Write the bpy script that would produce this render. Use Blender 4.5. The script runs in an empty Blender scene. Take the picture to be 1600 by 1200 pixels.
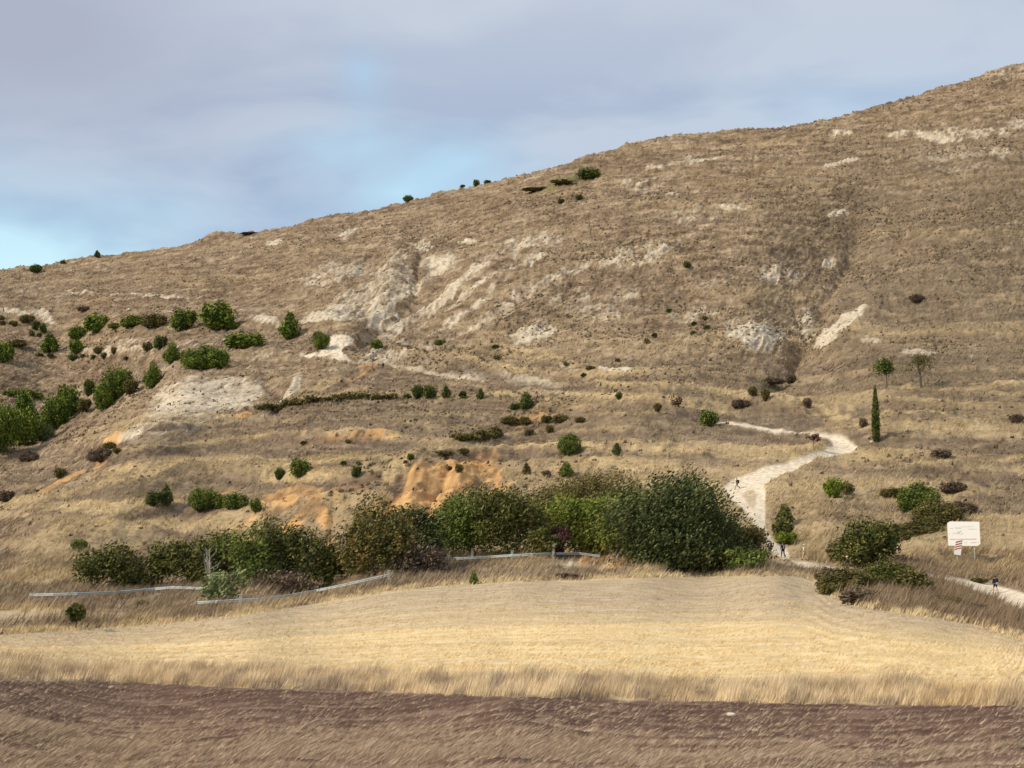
import bpy, math, random
import numpy as np
from mathutils import Vector, Matrix

# ------------------------------------------------------------------ camera, sky, sun, exposure
SC = bpy.context.scene
COL = SC.collection
F, VH, CAMZ = 2323.0, 850.0, 5.0            # focal length in photo pixels, horizon row, eye height
PITCH = math.atan((VH - 600.0) / F)
cam = bpy.data.cameras.new('camera'); cam_o = bpy.data.objects.new('camera', cam); COL.objects.link(cam_o)
cam.sensor_width = 36.0; cam.lens = 36.0 * F / 1600.0
cam.clip_start = 0.5; cam.clip_end = 20000
cam_o.location = (0, 0, CAMZ); cam_o.rotation_euler = (math.radians(90) + PITCH, 0, 0)
SC.camera = cam_o

SUN_EL, SUN_AZ = math.radians(36), math.radians(-118)   # azimuth clockwise from +Y: behind the viewer, to the left
w = bpy.data.worlds.new("World"); SC.world = w; w.use_nodes = True
nt = w.node_tree; N = nt.nodes; L = nt.links
for n in list(N): N.remove(n)
out = N.new('ShaderNodeOutputWorld'); bg = N.new('ShaderNodeBackground'); L.new(bg.outputs[0], out.inputs[0])
sky = N.new('ShaderNodeTexSky'); sky.sky_type = 'NISHITA'; sky.sun_disc = False
sky.sun_elevation = SUN_EL; sky.sun_rotation = SUN_AZ; sky.air_density = 1.0; sky.dust_density = 0.8; sky.ozone_density = 1.5
bg.inputs[1].default_value = 0.1
tc = N.new('ShaderNodeTexCoord')
def vmath(op, a, b=None, scale=None):
    n = N.new('ShaderNodeVectorMath'); n.operation = op
    L.new(a, n.inputs[0])
    if b is not None:
        if hasattr(b, 'links'): L.new(b, n.inputs[1])
        else: n.inputs[1].default_value = b
    return n
def mth(op, a, b=None, clamp=False):
    n = N.new('ShaderNodeMath'); n.operation = op; n.use_clamp = clamp
    for i, x in enumerate((a, b)):
        if x is None: continue
        if hasattr(x, 'links'): L.new(x, n.inputs[i])
        else: n.inputs[i].default_value = x
    return n.outputs[0]
def skydir(u, v):
    d = Vector(((u - 800) / F, 0, 0)); c, s = math.cos(PITCH), math.sin(PITCH)
    y, z = 1.0, (600 - v) / F
    return Vector((d.x, y * c - z * s, y * s + z * c)).normalized()
def blob(u, v, ru, rv, power=1.0):
    """soft patch of the dome round one direction of the sky"""
    c = skydir(u, v)
    sub = vmath('SUBTRACT', tc.outputs['Generated'], tuple(c))
    mul = vmath('MULTIPLY', sub.outputs[0], (F / ru, 0.0, F / rv))
    ln = N.new('ShaderNodeVectorMath'); ln.operation = 'LENGTH'; L.new(mul.outputs[0], ln.inputs[0])
    m = mth('SUBTRACT', 1.0, ln.outputs['Value'], True)
    m = mth('MULTIPLY', m, m)
    return mth('MULTIPLY', m, power)
def noise(scale, detail, sx=1, sz=1, dist=0.0):
    mp = N.new('ShaderNodeMapping'); mp.inputs['Scale'].default_value = (sx, 1, sz); L.new(tc.outputs['Generated'], mp.inputs[0])
    n = N.new('ShaderNodeTexNoise'); n.inputs['Scale'].default_value = scale; n.inputs['Detail'].default_value = detail
    n.inputs['Roughness'].default_value = 0.5; n.inputs['Distortion'].default_value = dist
    L.new(mp.outputs[0], n.inputs['Vector']); return n.outputs['Fac']
gap = blob(0, 470, 520, 270, 2.4)                       # openings in the cloud
for b in ((620, 300, 330, 170, 0.75), (565, 112, 75, 70, 0.62), (575, 190, 90, 120, 0.30), (500, 232, 170, 60, 0.50), (730, 250, 200, 90, 0.35), (1330, 170, 420, 110, 0.30), (300, 330, 260, 100, 0.3)):
    gap = mth('ADD', gap, blob(*b))
nz = mth('MULTIPLY', mth('SUBTRACT', noise(7, 3, 0.8, 1.6, 0.2), 0.5), 2.2)
nz2 = mth('MULTIPLY', mth('SUBTRACT', noise(22, 3, 0.8, 1.3), 0.5), 1.1)
mod = mth('ADD', mth('ADD', nz, nz2), 1.0)
gap = mth('MULTIPLY', gap, mod, True)
cr = N.new('ShaderNodeValToRGB'); L.new(noise(9, 6, 0.6, 1.8, 0.5), cr.inputs[0])
cr.color_ramp.elements[0].position = 0.41; cr.color_ramp.elements[0].color = (3.0, 4.05, 6.1, 1)
cr.color_ramp.elements[1].position = 0.60; cr.color_ramp.elements[1].color = (5.1, 6.1, 7.5, 1)
sepd = N.new('ShaderNodeSeparateXYZ'); L.new(tc.outputs['Generated'], sepd.inputs[0])
hi = N.new('ShaderNodeMapRange'); L.new(sepd.outputs['Z'], hi.inputs[0]); hi.inputs[1].default_value = 0.20; hi.inputs[2].default_value = 0.40
warm = N.new('ShaderNodeMixRGB'); L.new(hi.outputs[0], warm.inputs[0]); L.new(cr.outputs[0], warm.inputs[1]); warm.inputs[2].default_value = (5.8, 6.3, 7.2, 1)
dl = blob(40, 40, 620, 330, 1.3)
dmix = N.new('ShaderNodeMixRGB'); L.new(dl, dmix.inputs[0]); L.new(warm.outputs[0], dmix.inputs[1]); dmix.inputs[2].default_value = (4.2, 4.6, 5.8, 1); warm = dmix
nis = N.new('ShaderNodeMixRGB'); nis.blend_type = 'MULTIPLY'; nis.inputs[0].default_value = 1.0
L.new(sky.outputs[0], nis.inputs[1]); nis.inputs[2].default_value = (2.6, 2.5, 2.05, 1)
mx = N.new('ShaderNodeMixRGB'); L.new(gap, mx.inputs[0]); L.new(warm.outputs[0], mx.inputs[1]); L.new(nis.outputs[0], mx.inputs[2])
L.new(mx.outputs[0], bg.inputs[0])

sun = bpy.data.lights.new('sun', 'SUN'); sun.energy = 3.9; sun.angle = math.radians(5); sun.color = (1.0, 0.89, 0.72)
sun_o = bpy.data.objects.new('sun', sun); COL.objects.link(sun_o)
sd = Vector((math.sin(SUN_AZ) * math.cos(SUN_EL), math.cos(SUN_AZ) * math.cos(SUN_EL), math.sin(SUN_EL)))
sun_o.rotation_euler = sd.to_track_quat('Z', 'Y').to_euler()
sun_o.location = (-200, -200, 300)
vs = SC.view_settings; vs.view_transform = 'Standard'; vs.look = 'None'; vs.gamma = 1.0; vs.exposure = 0.0
SC.cycles.use_denoising = True
SC.cycles.max_bounces = 5; SC.cycles.diffuse_bounces = 3; SC.cycles.transparent_max_bounces = 4

# ------------------------------------------------------------------ helpers
rng = np.random.default_rng(7)
def hash2(ix, iy, seed):
    h = (ix.astype(np.int64) * 374761393 + iy.astype(np.int64) * 668265263 + seed * 974634777) & 0xffffffff
    h = ((h ^ (h >> 13)) * 1274126177) & 0xffffffff
    h = ((h ^ (h >> 16)) * 2246822519) & 0xffffffff
    return ((h ^ (h >> 15)) & 0xffff).astype(np.float32) / 65535.0
def vnoise(x, y, seed=0):
    ix = np.floor(x); iy = np.floor(y); fx = (x - ix).astype(np.float32); fy = (y - iy).astype(np.float32)
    fx = fx * fx * (3 - 2 * fx); fy = fy * fy * (3 - 2 * fy)
    ix = ix.astype(np.int64); iy = iy.astype(np.int64)
    a = hash2(ix, iy, seed); b = hash2(ix + 1, iy, seed); c = hash2(ix, iy + 1, seed); d = hash2(ix + 1, iy + 1, seed)
    return (a + (b - a) * fx) * (1 - fy) + (c + (d - c) * fx) * fy
def fbm(x, y, oct=4, seed=0, rough=0.5):
    s = 0.0; a = 1.0; t = 0.0
    for k in range(oct):
        ang = 0.6 * k + 0.3
        cx = x * math.cos(ang) - y * math.sin(ang); cy = x * math.sin(ang) + y * math.cos(ang)
        s = s + a * vnoise(cx * 2 ** k + 17.3 * k, cy * 2 ** k - 9.1 * k, seed + k * 31); t += a; a *= rough
    return s / t            # 0..1
def sstep(a, b, x):
    t = np.clip((x - a) / (b - a), 0, 1); return t * t * (3 - 2 * t)
def ray(u, v):
    c, s = math.cos(PITCH), math.sin(PITCH)
    z = (600.0 - v) / F
    return (u - 800.0) / F, c - z * s, s + z * c
def project(x, y, z):
    c, s = math.cos(PITCH), math.sin(PITCH)
    dz = z - CAMZ
    d = y * c + dz * s; h = -y * s + dz * c
    return 800 + F * x / d, 600 - F * h / d
def linkobj(name, data, parent=None):
    o = bpy.data.objects.new(name, data); COL.objects.link(o)
    if parent is not None: o.parent = parent
    return o
def tag(o, label=None, cat=None, group=None, kind=None):
    if label: o['label'] = label
    if cat: o['category'] = cat
    if group: o['group'] = group
    if kind: o['kind'] = kind
    return o
def empty(name, loc, rz=0.0):
    o = linkobj(name, None); o.location = loc; o.rotation_euler = (0, 0, rz); o.empty_display_size = 0.3
    return o
def np_mesh(name, verts, faces, mat=None, smooth=False, attrs=None):
    """faces: (n,k) int array"""
    me = bpy.data.meshes.new(name); nv = len(verts); nf, k = faces.shape
    me.vertices.add(nv); me.vertices.foreach_set('co', np.ascontiguousarray(verts, np.float32).ravel())
    me.loops.add(nf * k); me.loops.foreach_set('vertex_index', np.ascontiguousarray(faces, np.int32).ravel())
    me.polygons.add(nf); me.polygons.foreach_set('loop_start', np.arange(0, nf * k, k, dtype=np.int32))
    me.polygons.foreach_set('loop_total', np.full(nf, k, np.int32))
    me.polygons.foreach_set('use_smooth', np.full(nf, smooth, bool))
    me.update(calc_edges=True)
    for an, arr in (attrs or {}).items():
        if arr.ndim == 1:
            a = me.attributes.new(an, 'FLOAT', 'POINT'); a.data.foreach_set('value', np.ascontiguousarray(arr, np.float32))
        else:
            a = me.attributes.new(an, 'FLOAT_COLOR', 'POINT'); a.data.foreach_set('color', np.ascontiguousarray(arr, np.float32).ravel())
    if mat: me.materials.append(mat)
    return me

# materials ---------------------------------------------------------
def new_mat(name, rough=0.9):
    m = bpy.data.materials.new(name); m.use_nodes = True
    b = m.node_tree.nodes['Principled BSDF']; b.inputs['Roughness'].default_value = rough
    if 'Specular IOR Level' in b.inputs: b.inputs['Specular IOR Level'].default_value = 0.15
    return m, m.node_tree, b
def leaf_mat(name, c1, c2, c3=None):
    """foliage: the tone changes leaf by leaf between the species' own colours"""
    m, t, b = new_mat(name, 0.75)
    at = t.nodes.new('ShaderNodeAttribute'); at.attribute_name = 'tone'
    cr = t.nodes.new('ShaderNodeValToRGB'); t.links.new(at.outputs['Fac'], cr.inputs[0])
    cr.color_ramp.elements[0].color = (*c1, 1); cr.color_ramp.elements[1].color = (*c2, 1)
    if c3:
        e = cr.color_ramp.elements.new(0.5); e.color = (*c2, 1); cr.color_ramp.elements[2].color = (*c3, 1)
    t.links.new(cr.outputs[0], b.inputs['Base Color'])
    return m
def plain_mat(name, c, rough=0.85, var=0.15, scale=8.0, metal=0.0):
    m, t, b = new_mat(name, rough)
    tc = t.nodes.new('ShaderNodeTexCoord'); n = t.nodes.new('ShaderNodeTexNoise'); n.inputs['Scale'].default_value = scale; n.inputs['Detail'].default_value = 4
    t.links.new(tc.outputs['Object'], n.inputs['Vector'])
    mx = t.nodes.new('ShaderNodeMixRGB'); mx.inputs[1].default_value = (*[x * (1 - var) for x in c], 1); mx.inputs[2].default_value = (*[min(1, x * (1 + var)) for x in c], 1)
    t.links.new(n.outputs['Fac'], mx.inputs[0]); t.links.new(mx.outputs[0], b.inputs['Base Color'])
    b.inputs['Metallic'].default_value = metal
    return m

# ------------------------------------------------------------------ terrain: distance of the ground along each direction
CP = [  # (photo column, photo row, distance in metres)
 (-400,1290,26.5),(200,1290,26.5),(800,1290,26.5),(1400,1290,26.5),(2000,1290,26.5),
 (-400,1200,33.2),(0,1200,33.2),(400,1200,33.2),(800,1200,33.2),(1200,1200,33.2),(1600,1200,33.2),(2000,1200,33.2),
 (-400,1060,56),(0,1062,55),(800,1090,48.5),(1600,1104,46),(2000,1110,45.5),
 (0,1035,69),(800,1048,65),(1600,1052,62),
 (-400,1000,98),(0,1000,95),(400,1000,92),(800,1000,88),(1200,1000,84),(1600,1000,85),(2000,1000,84),
 (-400,960,132),(0,960,130),(400,960,120),(800,950,112),(1200,945,110),(1450,958,106),(1600,955,118),
 (-400,930,160),(45,935,152),(300,935,145),(600,905,148),(800,905,138),(1000,902,140),(1220,898,142),(1360,925,128),(1556,926,150),(1900,940,150),
 (200,915,168),(460,915,165),(700,876,166),(930,872,166),(1100,892,158),(1330,890,166),(1240,879,172),(1500,895,165),(1500,872,180),(1800,880,185),
 (-400,850,245),(0,850,225),(400,850,205),(780,850,186),(1050,850,185),(1222,866,184),(1400,850,188),(1600,850,192),
 (0,805,262),(250,795,240),(450,800,226),(640,800,214),(640,750,238),(850,800,214),(1050,800,212),(1180,820,200),(1300,800,206),(1500,800,210),(1900,800,220),
 (60,780,262),(130,750,278),(170,700,300),(225,640,335),(270,602,368),(415,590,372),
 (-300,700,400),(0,770,318),(50,745,345),(-300,800,330),(0,690,400),(90,690,395),(180,640,398),
 (300,690,302),(440,640,338),(500,700,278),(700,690,276),(880,720,262),(1000,750,240),(1000,660,282),(1152,764,230),(1200,735,240),(1330,703,262),(1145,661,288),(1370,692,262),(1500,700,258),(1600,700,256),(1900,700,262),
 (0,600,455),(240,608,402),(340,585,385),(500,560,392),(550,530,412),(600,577,388),(760,598,355),(900,605,338),(1130,625,318),(1250,620,318),(1390,605,305),(1440,605,305),(1600,600,300),(1900,600,310),
 (0,500,520),(200,520,470),(330,520,455),(450,528,432),
 (560,500,438),(640,450,472),(520,440,478),(700,500,425),(780,440,440),(900,540,375),(900,450,420),(1050,540,362),(1100,450,408),(1250,570,372),(1180,510,378),(1310,510,376),(1300,430,436),(1340,380,462),(1200,380,445),(1450,480,378),(1600,480,372),(1900,480,380),
 (0,450,570),(200,440,560),(400,420,535),(600,370,535),(760,350,510),(900,350,478),(1100,330,474),(1300,300,482),(1500,330,446),(1600,300,450),(1900,300,460),
 (-400,440,640),(0,422,622),(150,402,615),(330,368,605),(510,340,590),(740,288,570),(915,245,552),(1060,212,560),(1300,185,552),(1500,130,552),(1600,101,556),(1900,70,570),
]
SKY = [(-500,470),(0,420),(60,418),(100,409),(150,400),(250,385),(300,376),(335,365),(410,362),(440,358),(480,345),(510,338),(550,332),(620,318),(680,302),(740,287),(800,274),(850,265),(890,255),(915,243),(950,233),(1000,221),(1060,211),(1150,202),(1230,194),(1300,183),(1360,170),(1430,150),(1500,128),(1550,110),(1600,99),(1700,75),(2100,40)]
cp = np.array(CP, float)
px = cp[:, :2] / 400.0; val = np.log(cp[:, 2])
def U(r2): return np.where(r2 > 0, 0.5 * r2 * np.log(np.maximum(r2, 1e-12)), 0.0)
n = len(px)
r2 = ((px[:, None, :] - px[None, :, :]) ** 2).sum(-1)
A = np.zeros((n + 3, n + 3)); A[:n, :n] = U(r2) + 2e-3 * np.eye(n); A[:n, n] = 1; A[:n, n + 1:] = px; A[n, :n] = 1; A[n + 1:, :n] = px.T
sol = np.linalg.solve(A, np.concatenate([val, np.zeros(3)]))
def tps(u, v):
    q = np.stack([u, v], -1).reshape(-1, 2) / 400.0; res = np.empty(len(q))
    for s in range(0, len(q), 50000):
        b = q[s:s + 50000]; rr = ((b[:, None, :] - px[None]) ** 2).sum(-1)
        res[s:s + 50000] = U(rr) @ sol[:n] + sol[n] + b @ sol[n + 1:]
    return res.reshape(u.shape)
us = np.concatenate([np.arange(-450, -140, 6.0), np.arange(-140, 1780, 1.35), np.arange(1780, 2050, 6.0)])
NR = 900; VB = 1290.0
sk = np.interp(us, [a for a, _ in SKY], [b for _, b in SKY])
tt = np.linspace(0, 1, NR)
GV = VB + (sk[None, :] - VB) * tt[:, None]; GU = np.repeat(us[None, :], NR, 0)
# smooth field: evaluated on a coarse lattice, cubic-smooth resampling on the fine grid
cu = np.arange(-480, 2100, 10.0); cv = np.arange(0, 1330, 10.0)
CD = tps(*np.meshgrid(cu, cv))
def catmull(a, f, ax):
    i = np.clip(np.floor(f).astype(int), 1, a.shape[ax] - 3); t = f - i
    return i, t
def sample(u, v):
    fi, ti = catmull(CD, (u - cu[0]) / 10.0, 1); fj, tj = catmull(CD, (v - cv[0]) / 10.0, 0)
    def wts(t): return (-.5 * t**3 + t**2 - .5 * t, 1.5 * t**3 - 2.5 * t**2 + 1, -1.5 * t**3 + 2 * t**2 + .5 * t, .5 * t**3 - .5 * t**2)
    wu, wv = wts(ti), wts(tj); r = 0
    for a in range(4):
        row = 0
        for b in range(4): row = row + wu[b] * CD[fj + a - 1, fi + b - 1]
        r = r + wv[a] * row
    return r
GD = np.exp(sample(GU, GV))
inc = np.maximum(np.diff(GD, axis=0), 0.03 * GD[:-1] / 300.0)
GD = GD[:1] + np.concatenate([np.zeros((1, len(us))), np.cumsum(inc, 0)], 0)
rx, ry, rz = ray(GU, GV)
X = rx / ry * GD; Y = GD.copy(); Z = CAMZ + rz / ry * GD
# ------------------------------------------------------------------ relief
def seg_field(pts, u, v):
    """distance to a polyline, its side (+ above) and the share of the way along it"""
    best = np.full(u.shape, 1e9, np.float32); side = np.zeros(u.shape, np.float32)
    for (x0, y0), (x1, y1) in zip(pts[:-1], pts[1:]):
        dx, dy = x1 - x0, y1 - y0; t = np.clip(((u - x0) * dx + (v - y0) * dy) / (dx * dx + dy * dy), 0, 1)
        ax, ay = u - (x0 + t * dx), v - (y0 + t * dy); d = np.hypot(ax, ay)
        m = d < best; best = np.where(m, d, best); side = np.where(m, np.sign(dx * (v - y0) - dy * (u - x0)), side)
    return best, side
def box(pts, pad):
    us_ = [p[0] for p in pts]; vs_ = [p[1] for p in pts]
    c = np.where((us > min(us_) - pad) & (us < max(us_) + pad))[0]
    if len(c) == 0: return None
    sub = GV[:, c]; r = np.where((sub > min(vs_) - pad).any(1) & (sub < max(vs_) + pad).any(1))[0]
    return slice(r[0], r[-1] + 1), slice(c[0], c[-1] + 1)
DZ = np.zeros_like(Z, dtype=np.float32)
wob = fbm(X / 22, Z / 14, 3, 5) - 0.5; wob2 = fbm(X / 5, Z / 4, 3, 11) - 0.5
PU = (GU + 30 * wob * np.clip(GD / 400, 0, 1) + 9 * wob2).astype(np.float32)
PV = (GV + 22 * (fbm(X / 20, Z / 12, 3, 77) - 0.5) * np.clip(GD / 400, 0, 1) + 7 * (fbm(X / 5, Z / 4, 3, 91) - 0.5)).astype(np.float32)
def groove(pts, sig, amp):
    b = box(pts, sig * 4)
    d, s = seg_field(pts, PU[b], PV[b]); DZ[b] += amp * np.exp(-(d / sig) ** 2)
def ledge(pts, up, down, amp):
    b = box(pts, 5 * max(up, down)); u, v = PU[b], PV[b]
    xs = [p[0] for p in pts]; s = np.interp(u, xs, [p[1] for p in pts]) - v
    endf = sstep(xs[0] - 30, xs[0] + 20, u) * (1 - sstep(xs[-1] - 20, xs[-1] + 30, u))
    DZ[b] += amp * endf * np.where(s > 0, np.exp(-(s / up)), np.exp(s / down))
    LG.append((b, s, endf, up, down, amp))
LG = []
# gullies and ribs of the slope
groove([(700, 430), (655, 470), (600, 510), (560, 535)], 9, -2.48)
groove([(655, 400), (662, 430), (650, 460)], 6, -1.55)
groove([(575, 400), (560, 430), (590, 400)], 6, -0.93)
groove([(620, 405), (615, 440), (600, 470)], 26, 3.5)
groove([(1345, 370), (1320, 430), (1280, 480), (1255, 540), (1230, 580), (1190, 610)], 10, -2.23)
groove([(1230, 460), (1255, 520)], 8, -0.93)
groove([(1180, 500), (1215, 550)], 22, 1.24)
groove([(1380, 470), (1310, 540)], 18, 1.55)
for k in range(9):
    x0 = 700 + 16 * k; groove([(x0 + 90, 395 + 8 * k), (x0 - 20, 465 + 8 * k), (x0 - 110, 525 + 6 * k)], 4.5, -0.9 if k % 2 else 0.8)
groove([(1470, 230), (1500, 300), (1480, 380)], 14, -0.99)
groove([(420, 590), (440, 615), (430, 640)], 10, -1.98)
groove([(470, 590), (440, 620), (425, 640)], 6, 0.74)
groove([(640, 745), (615, 775), (605, 790)], 9, -1.12)
groove([(665, 735), (640, 790)], 13, 0.99); groove([(705, 740), (670, 800)], 7, -0.74); groove([(735, 745), (700, 790)], 14, 0.93)
groove([(520, 800), (510, 840)], 6, -0.74)
groove([(1480, 770), (1470, 810), (1400, 830), (1330, 850)], 16, -1.12)
groove([(1180, 620), (1280, 640), (1300, 655)], 12, -0.74)
# terraces of the apron and old field banks
ledge([(400, 640), (460, 634), (540, 624), (620, 622), (700, 625), (800, 628)], 14, 4, 1.6)
ledge([(150, 712), (300, 706), (420, 690), (560, 682), (700, 690), (800, 683), (900, 676), (1000, 672)], 16, 5, 1.3)
ledge([(640, 735), (700, 712), (800, 710), (900, 712), (1000, 716), (1100, 722)], 16, 5, 1.4)
ledge([(600, 560), (650, 572), (750, 585), (850, 603), (1000, 615), (1150, 632), (1250, 640)], 9, 5, 2.3)
ledge([(700, 605), (800, 615), (900, 622), (1050, 640), (1150, 656)], 12, 5, 1.0)
ledge([(20, 800), (120, 770), (250, 748), (400, 742)], 20, 7, 1.0)
ledge([(180, 820), (300, 800), (420, 805), (520, 790)], 16, 6, 1.0)
ledge([(240, 760), (400, 752), (520, 738), (620, 728)], 12, 4, .8)
ledge([(430, 668), (560, 660), (700, 664), (820, 655)], 10, 4, .9)
ledge([(620, 650), (760, 645), (900, 648), (1040, 652)], 10, 4, .8)
ledge([(860, 742), (960, 738), (1080, 745)], 12, 4, .9)
ledge([(0, 850), (120, 842), (250, 838)], 14, 5, .8)
ledge([(0, 885), (100, 880), (180, 872)], 10, 4, .6)
ledge([(1200, 640), (1290, 655), (1340, 672)], 9, 4, .7)
ledge([(1400, 612), (1480, 606), (1650, 612)], 12, 4, .9)
ledge([(1420, 740), (1520, 730), (1650, 722)], 12, 5, .9)
ledge([(1370, 770), (1440, 785), (1480, 810)], 10, 5, .9)
ledge([(1430, 870), (1520, 872), (1650, 880)], 8, 4, .6)
ledge([(1350, 668), (1420, 664), (1500, 668)], 12, 4, 0.9)
ledge([(1150, 395), (1350, 372), (1700, 355)], 14, 5, 0.7)
ledge([(850, 262), (1000, 245), (1200, 222), (1400, 214), (1700, 200)], 8, 4, 0.9)
ledge([(950, 330), (1150, 322), (1350, 325)], 8, 4, 0.7)
ledge([(120, 512), (250, 508), (420, 512), (560, 520)], 9, 4, 1.6)
ledge([(100, 560), (230, 552), (350, 560)], 9, 4, 1.0)
ledge([(300, 945), (600, 906), (700, 878), (980, 872)], 10, 4, 0.5)
# noise relief by zones
hill = sstep(175, 240, GD); far = sstep(300, 420, GD)
apron = sstep(150, 180, GD)
S = X * 0.80 + Z * 0.60; T = -X * 0.60 + Z * 0.80; Q = Y * 0.35
DZ += hill * 2.6 * (fbm(X / 34, Z / 26 + Q / 30, 3, 21) - 0.5)
DZ += apron * (0.55 + 0.5 * far) * 1.5 * (fbm(X / 9, Z / 5 + Q / 8, 3, 33) - 0.5)
DZ += hill * (0.6 + 0.5 * far) * 1.25 * (fbm(S / 4.2, T / 1.7, 3, 41, 0.6) - 0.5)
hum = fbm(S / 1.5, T / 0.65 + Q / 3, 3, 57, 0.6) * far + (1 - far) * fbm(X / 1.3 - Y / 6, Y / 2.2, 3, 58, 0.6)
DZ += apron * (0.55 + 0.6 * far) * 1.35 * (hum - 0.5)
# terracettes: grazing steps that run along the contour
wz = Z + 3.0 * (fbm(X / 45, Y / 60, 3, 65) - .5) + .03 * X
terr = fbm(X / 38 + 5, wz / 1.5, 3, 67, .55); terr_lo = fbm(X / 60 + 5, wz / 3.6, 2, 69, .5)
DZ += hill * (0.7 * (terr - .5) + 1.3 * (sstep(.44, .58, terr_lo) - .5) * (.35 + .65 * (1 - far)))
nearh = apron * (1 - far)
DZ += (1 - apron) * 0.25 * (fbm(X / 25, Y / 25, 2, 61) - 0.5) * sstep(60, 80, GD)

# ------------------------------------------------------------------ what the ground is made of
def inpoly(poly, u, v):
    ins = np.zeros(u.shape, bool); k = len(poly)
    for i in range(k):
        x0, y0 = poly[i]; x1, y1 = poly[(i + 1) % k]
        if y0 == y1: continue
        c = ((y0 > v) != (y1 > v)) & (u < (x1 - x0) * (v - y0) / (y1 - y0) + x0)
        ins ^= c
    return ins
def polymask(M, poly, soft, k=1.0, u=None, v=None):
    b = box(poly, soft * 2 + 4); uu = (PU if u is None else u)[b]; vv = (PV if v is None else v)[b]
    d, _ = seg_field(list(poly) + [poly[0]], uu, vv); ins = inpoly(poly, uu, vv)
    m = sstep(-soft, soft, np.where(ins, d, -d)) * k
    M[b] = np.maximum(M[b], m)
def ell(M, u0, v0, ru, rv, ang=0, k=1.0):
    r = max(ru, rv) * 1.3; b = box([(u0 - r, v0 - r), (u0 + r, v0 + r)], 4)
    if b is None: return
    a = math.radians(ang); du = PU[b] - u0; dv = -(PV[b] - v0)
    p = (du * math.cos(a) + dv * math.sin(a)) / ru; q = (-du * math.sin(a) + dv * math.cos(a)) / rv
    M[b] = np.maximum(M[b], k * (1 - sstep(0.45, 1.15, np.sqrt(p * p + q * q))))
zero = lambda: np.zeros(Z.shape, np.float32)
chalk, clay, straw, dark, green = zero(), zero(), zero(), zero(), zero()
# (angle: counter-clockwise in the view, k: how completely it is bared)
for e in [(1312,512,58,17,36,1.1),(1180,530,60,28,-18,.95),(1215,428,50,16,-6,.75),(1300,408,15,11,0,.8),(1250,500,26,30,0,.6),(1000,400,80,28,12,.60),
          (1080,340,60,14,0,.45),(930,470,95,34,0,.55),(1090,492,60,20,0,.6),(830,524,56,15,18,.85),(965,577,30,6,0,.95),(885,572,26,6,0,.7),(1120,440,60,20,0,.4),
          (505,502,46,14,5,1.0),(410,508,32,8,-8,.95),(560,480,66,28,15,.75),(528,430,70,26,15,.62),(620,438,52,46,0,.62),(600,500,40,20,0,.8),
          (690,410,42,14,6,1.0),(655,383,24,10,0,.8),(722,381,22,8,0,1.05),(820,384,56,18,20,.75),(680,468,150,12,36,.78),(650,450,90,7,38,.8),(740,450,130,8,38,.72),(720,490,130,6,36,.66),(790,478,130,9,34,.6),(860,440,110,12,30,.5),(840,400,60,10,28,.7),
          (430,376,15,8,20,1.1),(548,366,20,5,10,.8),(1310,215,24,5,0,1),(1405,215,24,4,2,.9),(1470,215,50,5,2,.95),(1312,250,34,7,8,1),(1315,334,22,4,0,1.1),
          (1095,248,40,5,12,.8),(1140,322,40,4,0,.85),(1045,303,14,4,0,.8),(1000,290,30,5,5,.5),(1520,205,90,12,0,.62),(1510,240,100,14,0,.6),(1480,262,70,6,0,.6),(1575,112,50,14,0,.5),(1590,190,24,12,0,.7),
          (1200,240,120,10,4,.35),(1050,262,60,5,8,.6),(980,285,80,5,10,.5),
          (1440,552,34,8,0,.95),(1362,533,20,6,0,.7),(1500,560,40,5,0,.5),(455,610,30,8,52,1.1),(440,625,20,5,48,1.0),(600,555,50,12,20,.8),(605,570,40,7,0,.8),
          (690,588,60,5,-12,.55),(735,592,40,4,-10,.55),(835,603,60,5,-8,.8),(880,618,50,7,-8,.5),(930,622,20,5,0,.6),(800,598,40,5,-8,.8),(230,461,90,3,0,.8),(130,460,40,3,0,.6),
          (25,487,34,5,-12,.95),(72,492,30,4,-10,.8),(190,550,90,8,0,.65),(215,535,60,10,5,.55),(340,540,50,14,10,.5),(300,556,40,10,5,.6),(420,560,60,20,12,.45),(60,625,60,4,0,.5),(55,705,50,10,0,.4),
          (1460,640,60,10,0,.25),(1500,675,90,16,0,.3),(1460,700,70,14,20,.25),(905,885,60,7,0,.6),(960,880,30,6,0,.5),(690,545,60,10,20,.4),(1050,380,30,10,0,.5),(60,545,60,10,0,.35),
          (640,610,20,6,20,.5),(300,640,90,30,10,.45),(560,640,40,6,0,.3),(1280,640,30,10,0,.3),(1010,450,30,8,0,.5),(1245,575,20,6,0,.5)]:
    ell(chalk, *e[:5], e[5] ** 1.5 * .97)
polymask(chalk, [(235, 640), (262, 606), (300, 592), (412, 590), (420, 608), (395, 632), (330, 650), (262, 655)], 12, .80)
polymask(chalk, [(235, 640), (300, 640), (395, 632), (350, 660), (300, 690), (215, 702), (175, 692)], 16, .50)
polymask(clay, [(600, 790), (618, 765), (645, 744), (690, 733), (745, 716), (765, 735), (735, 770), (700, 800), (660, 815), (622, 815)], 7, 1.1)
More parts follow.
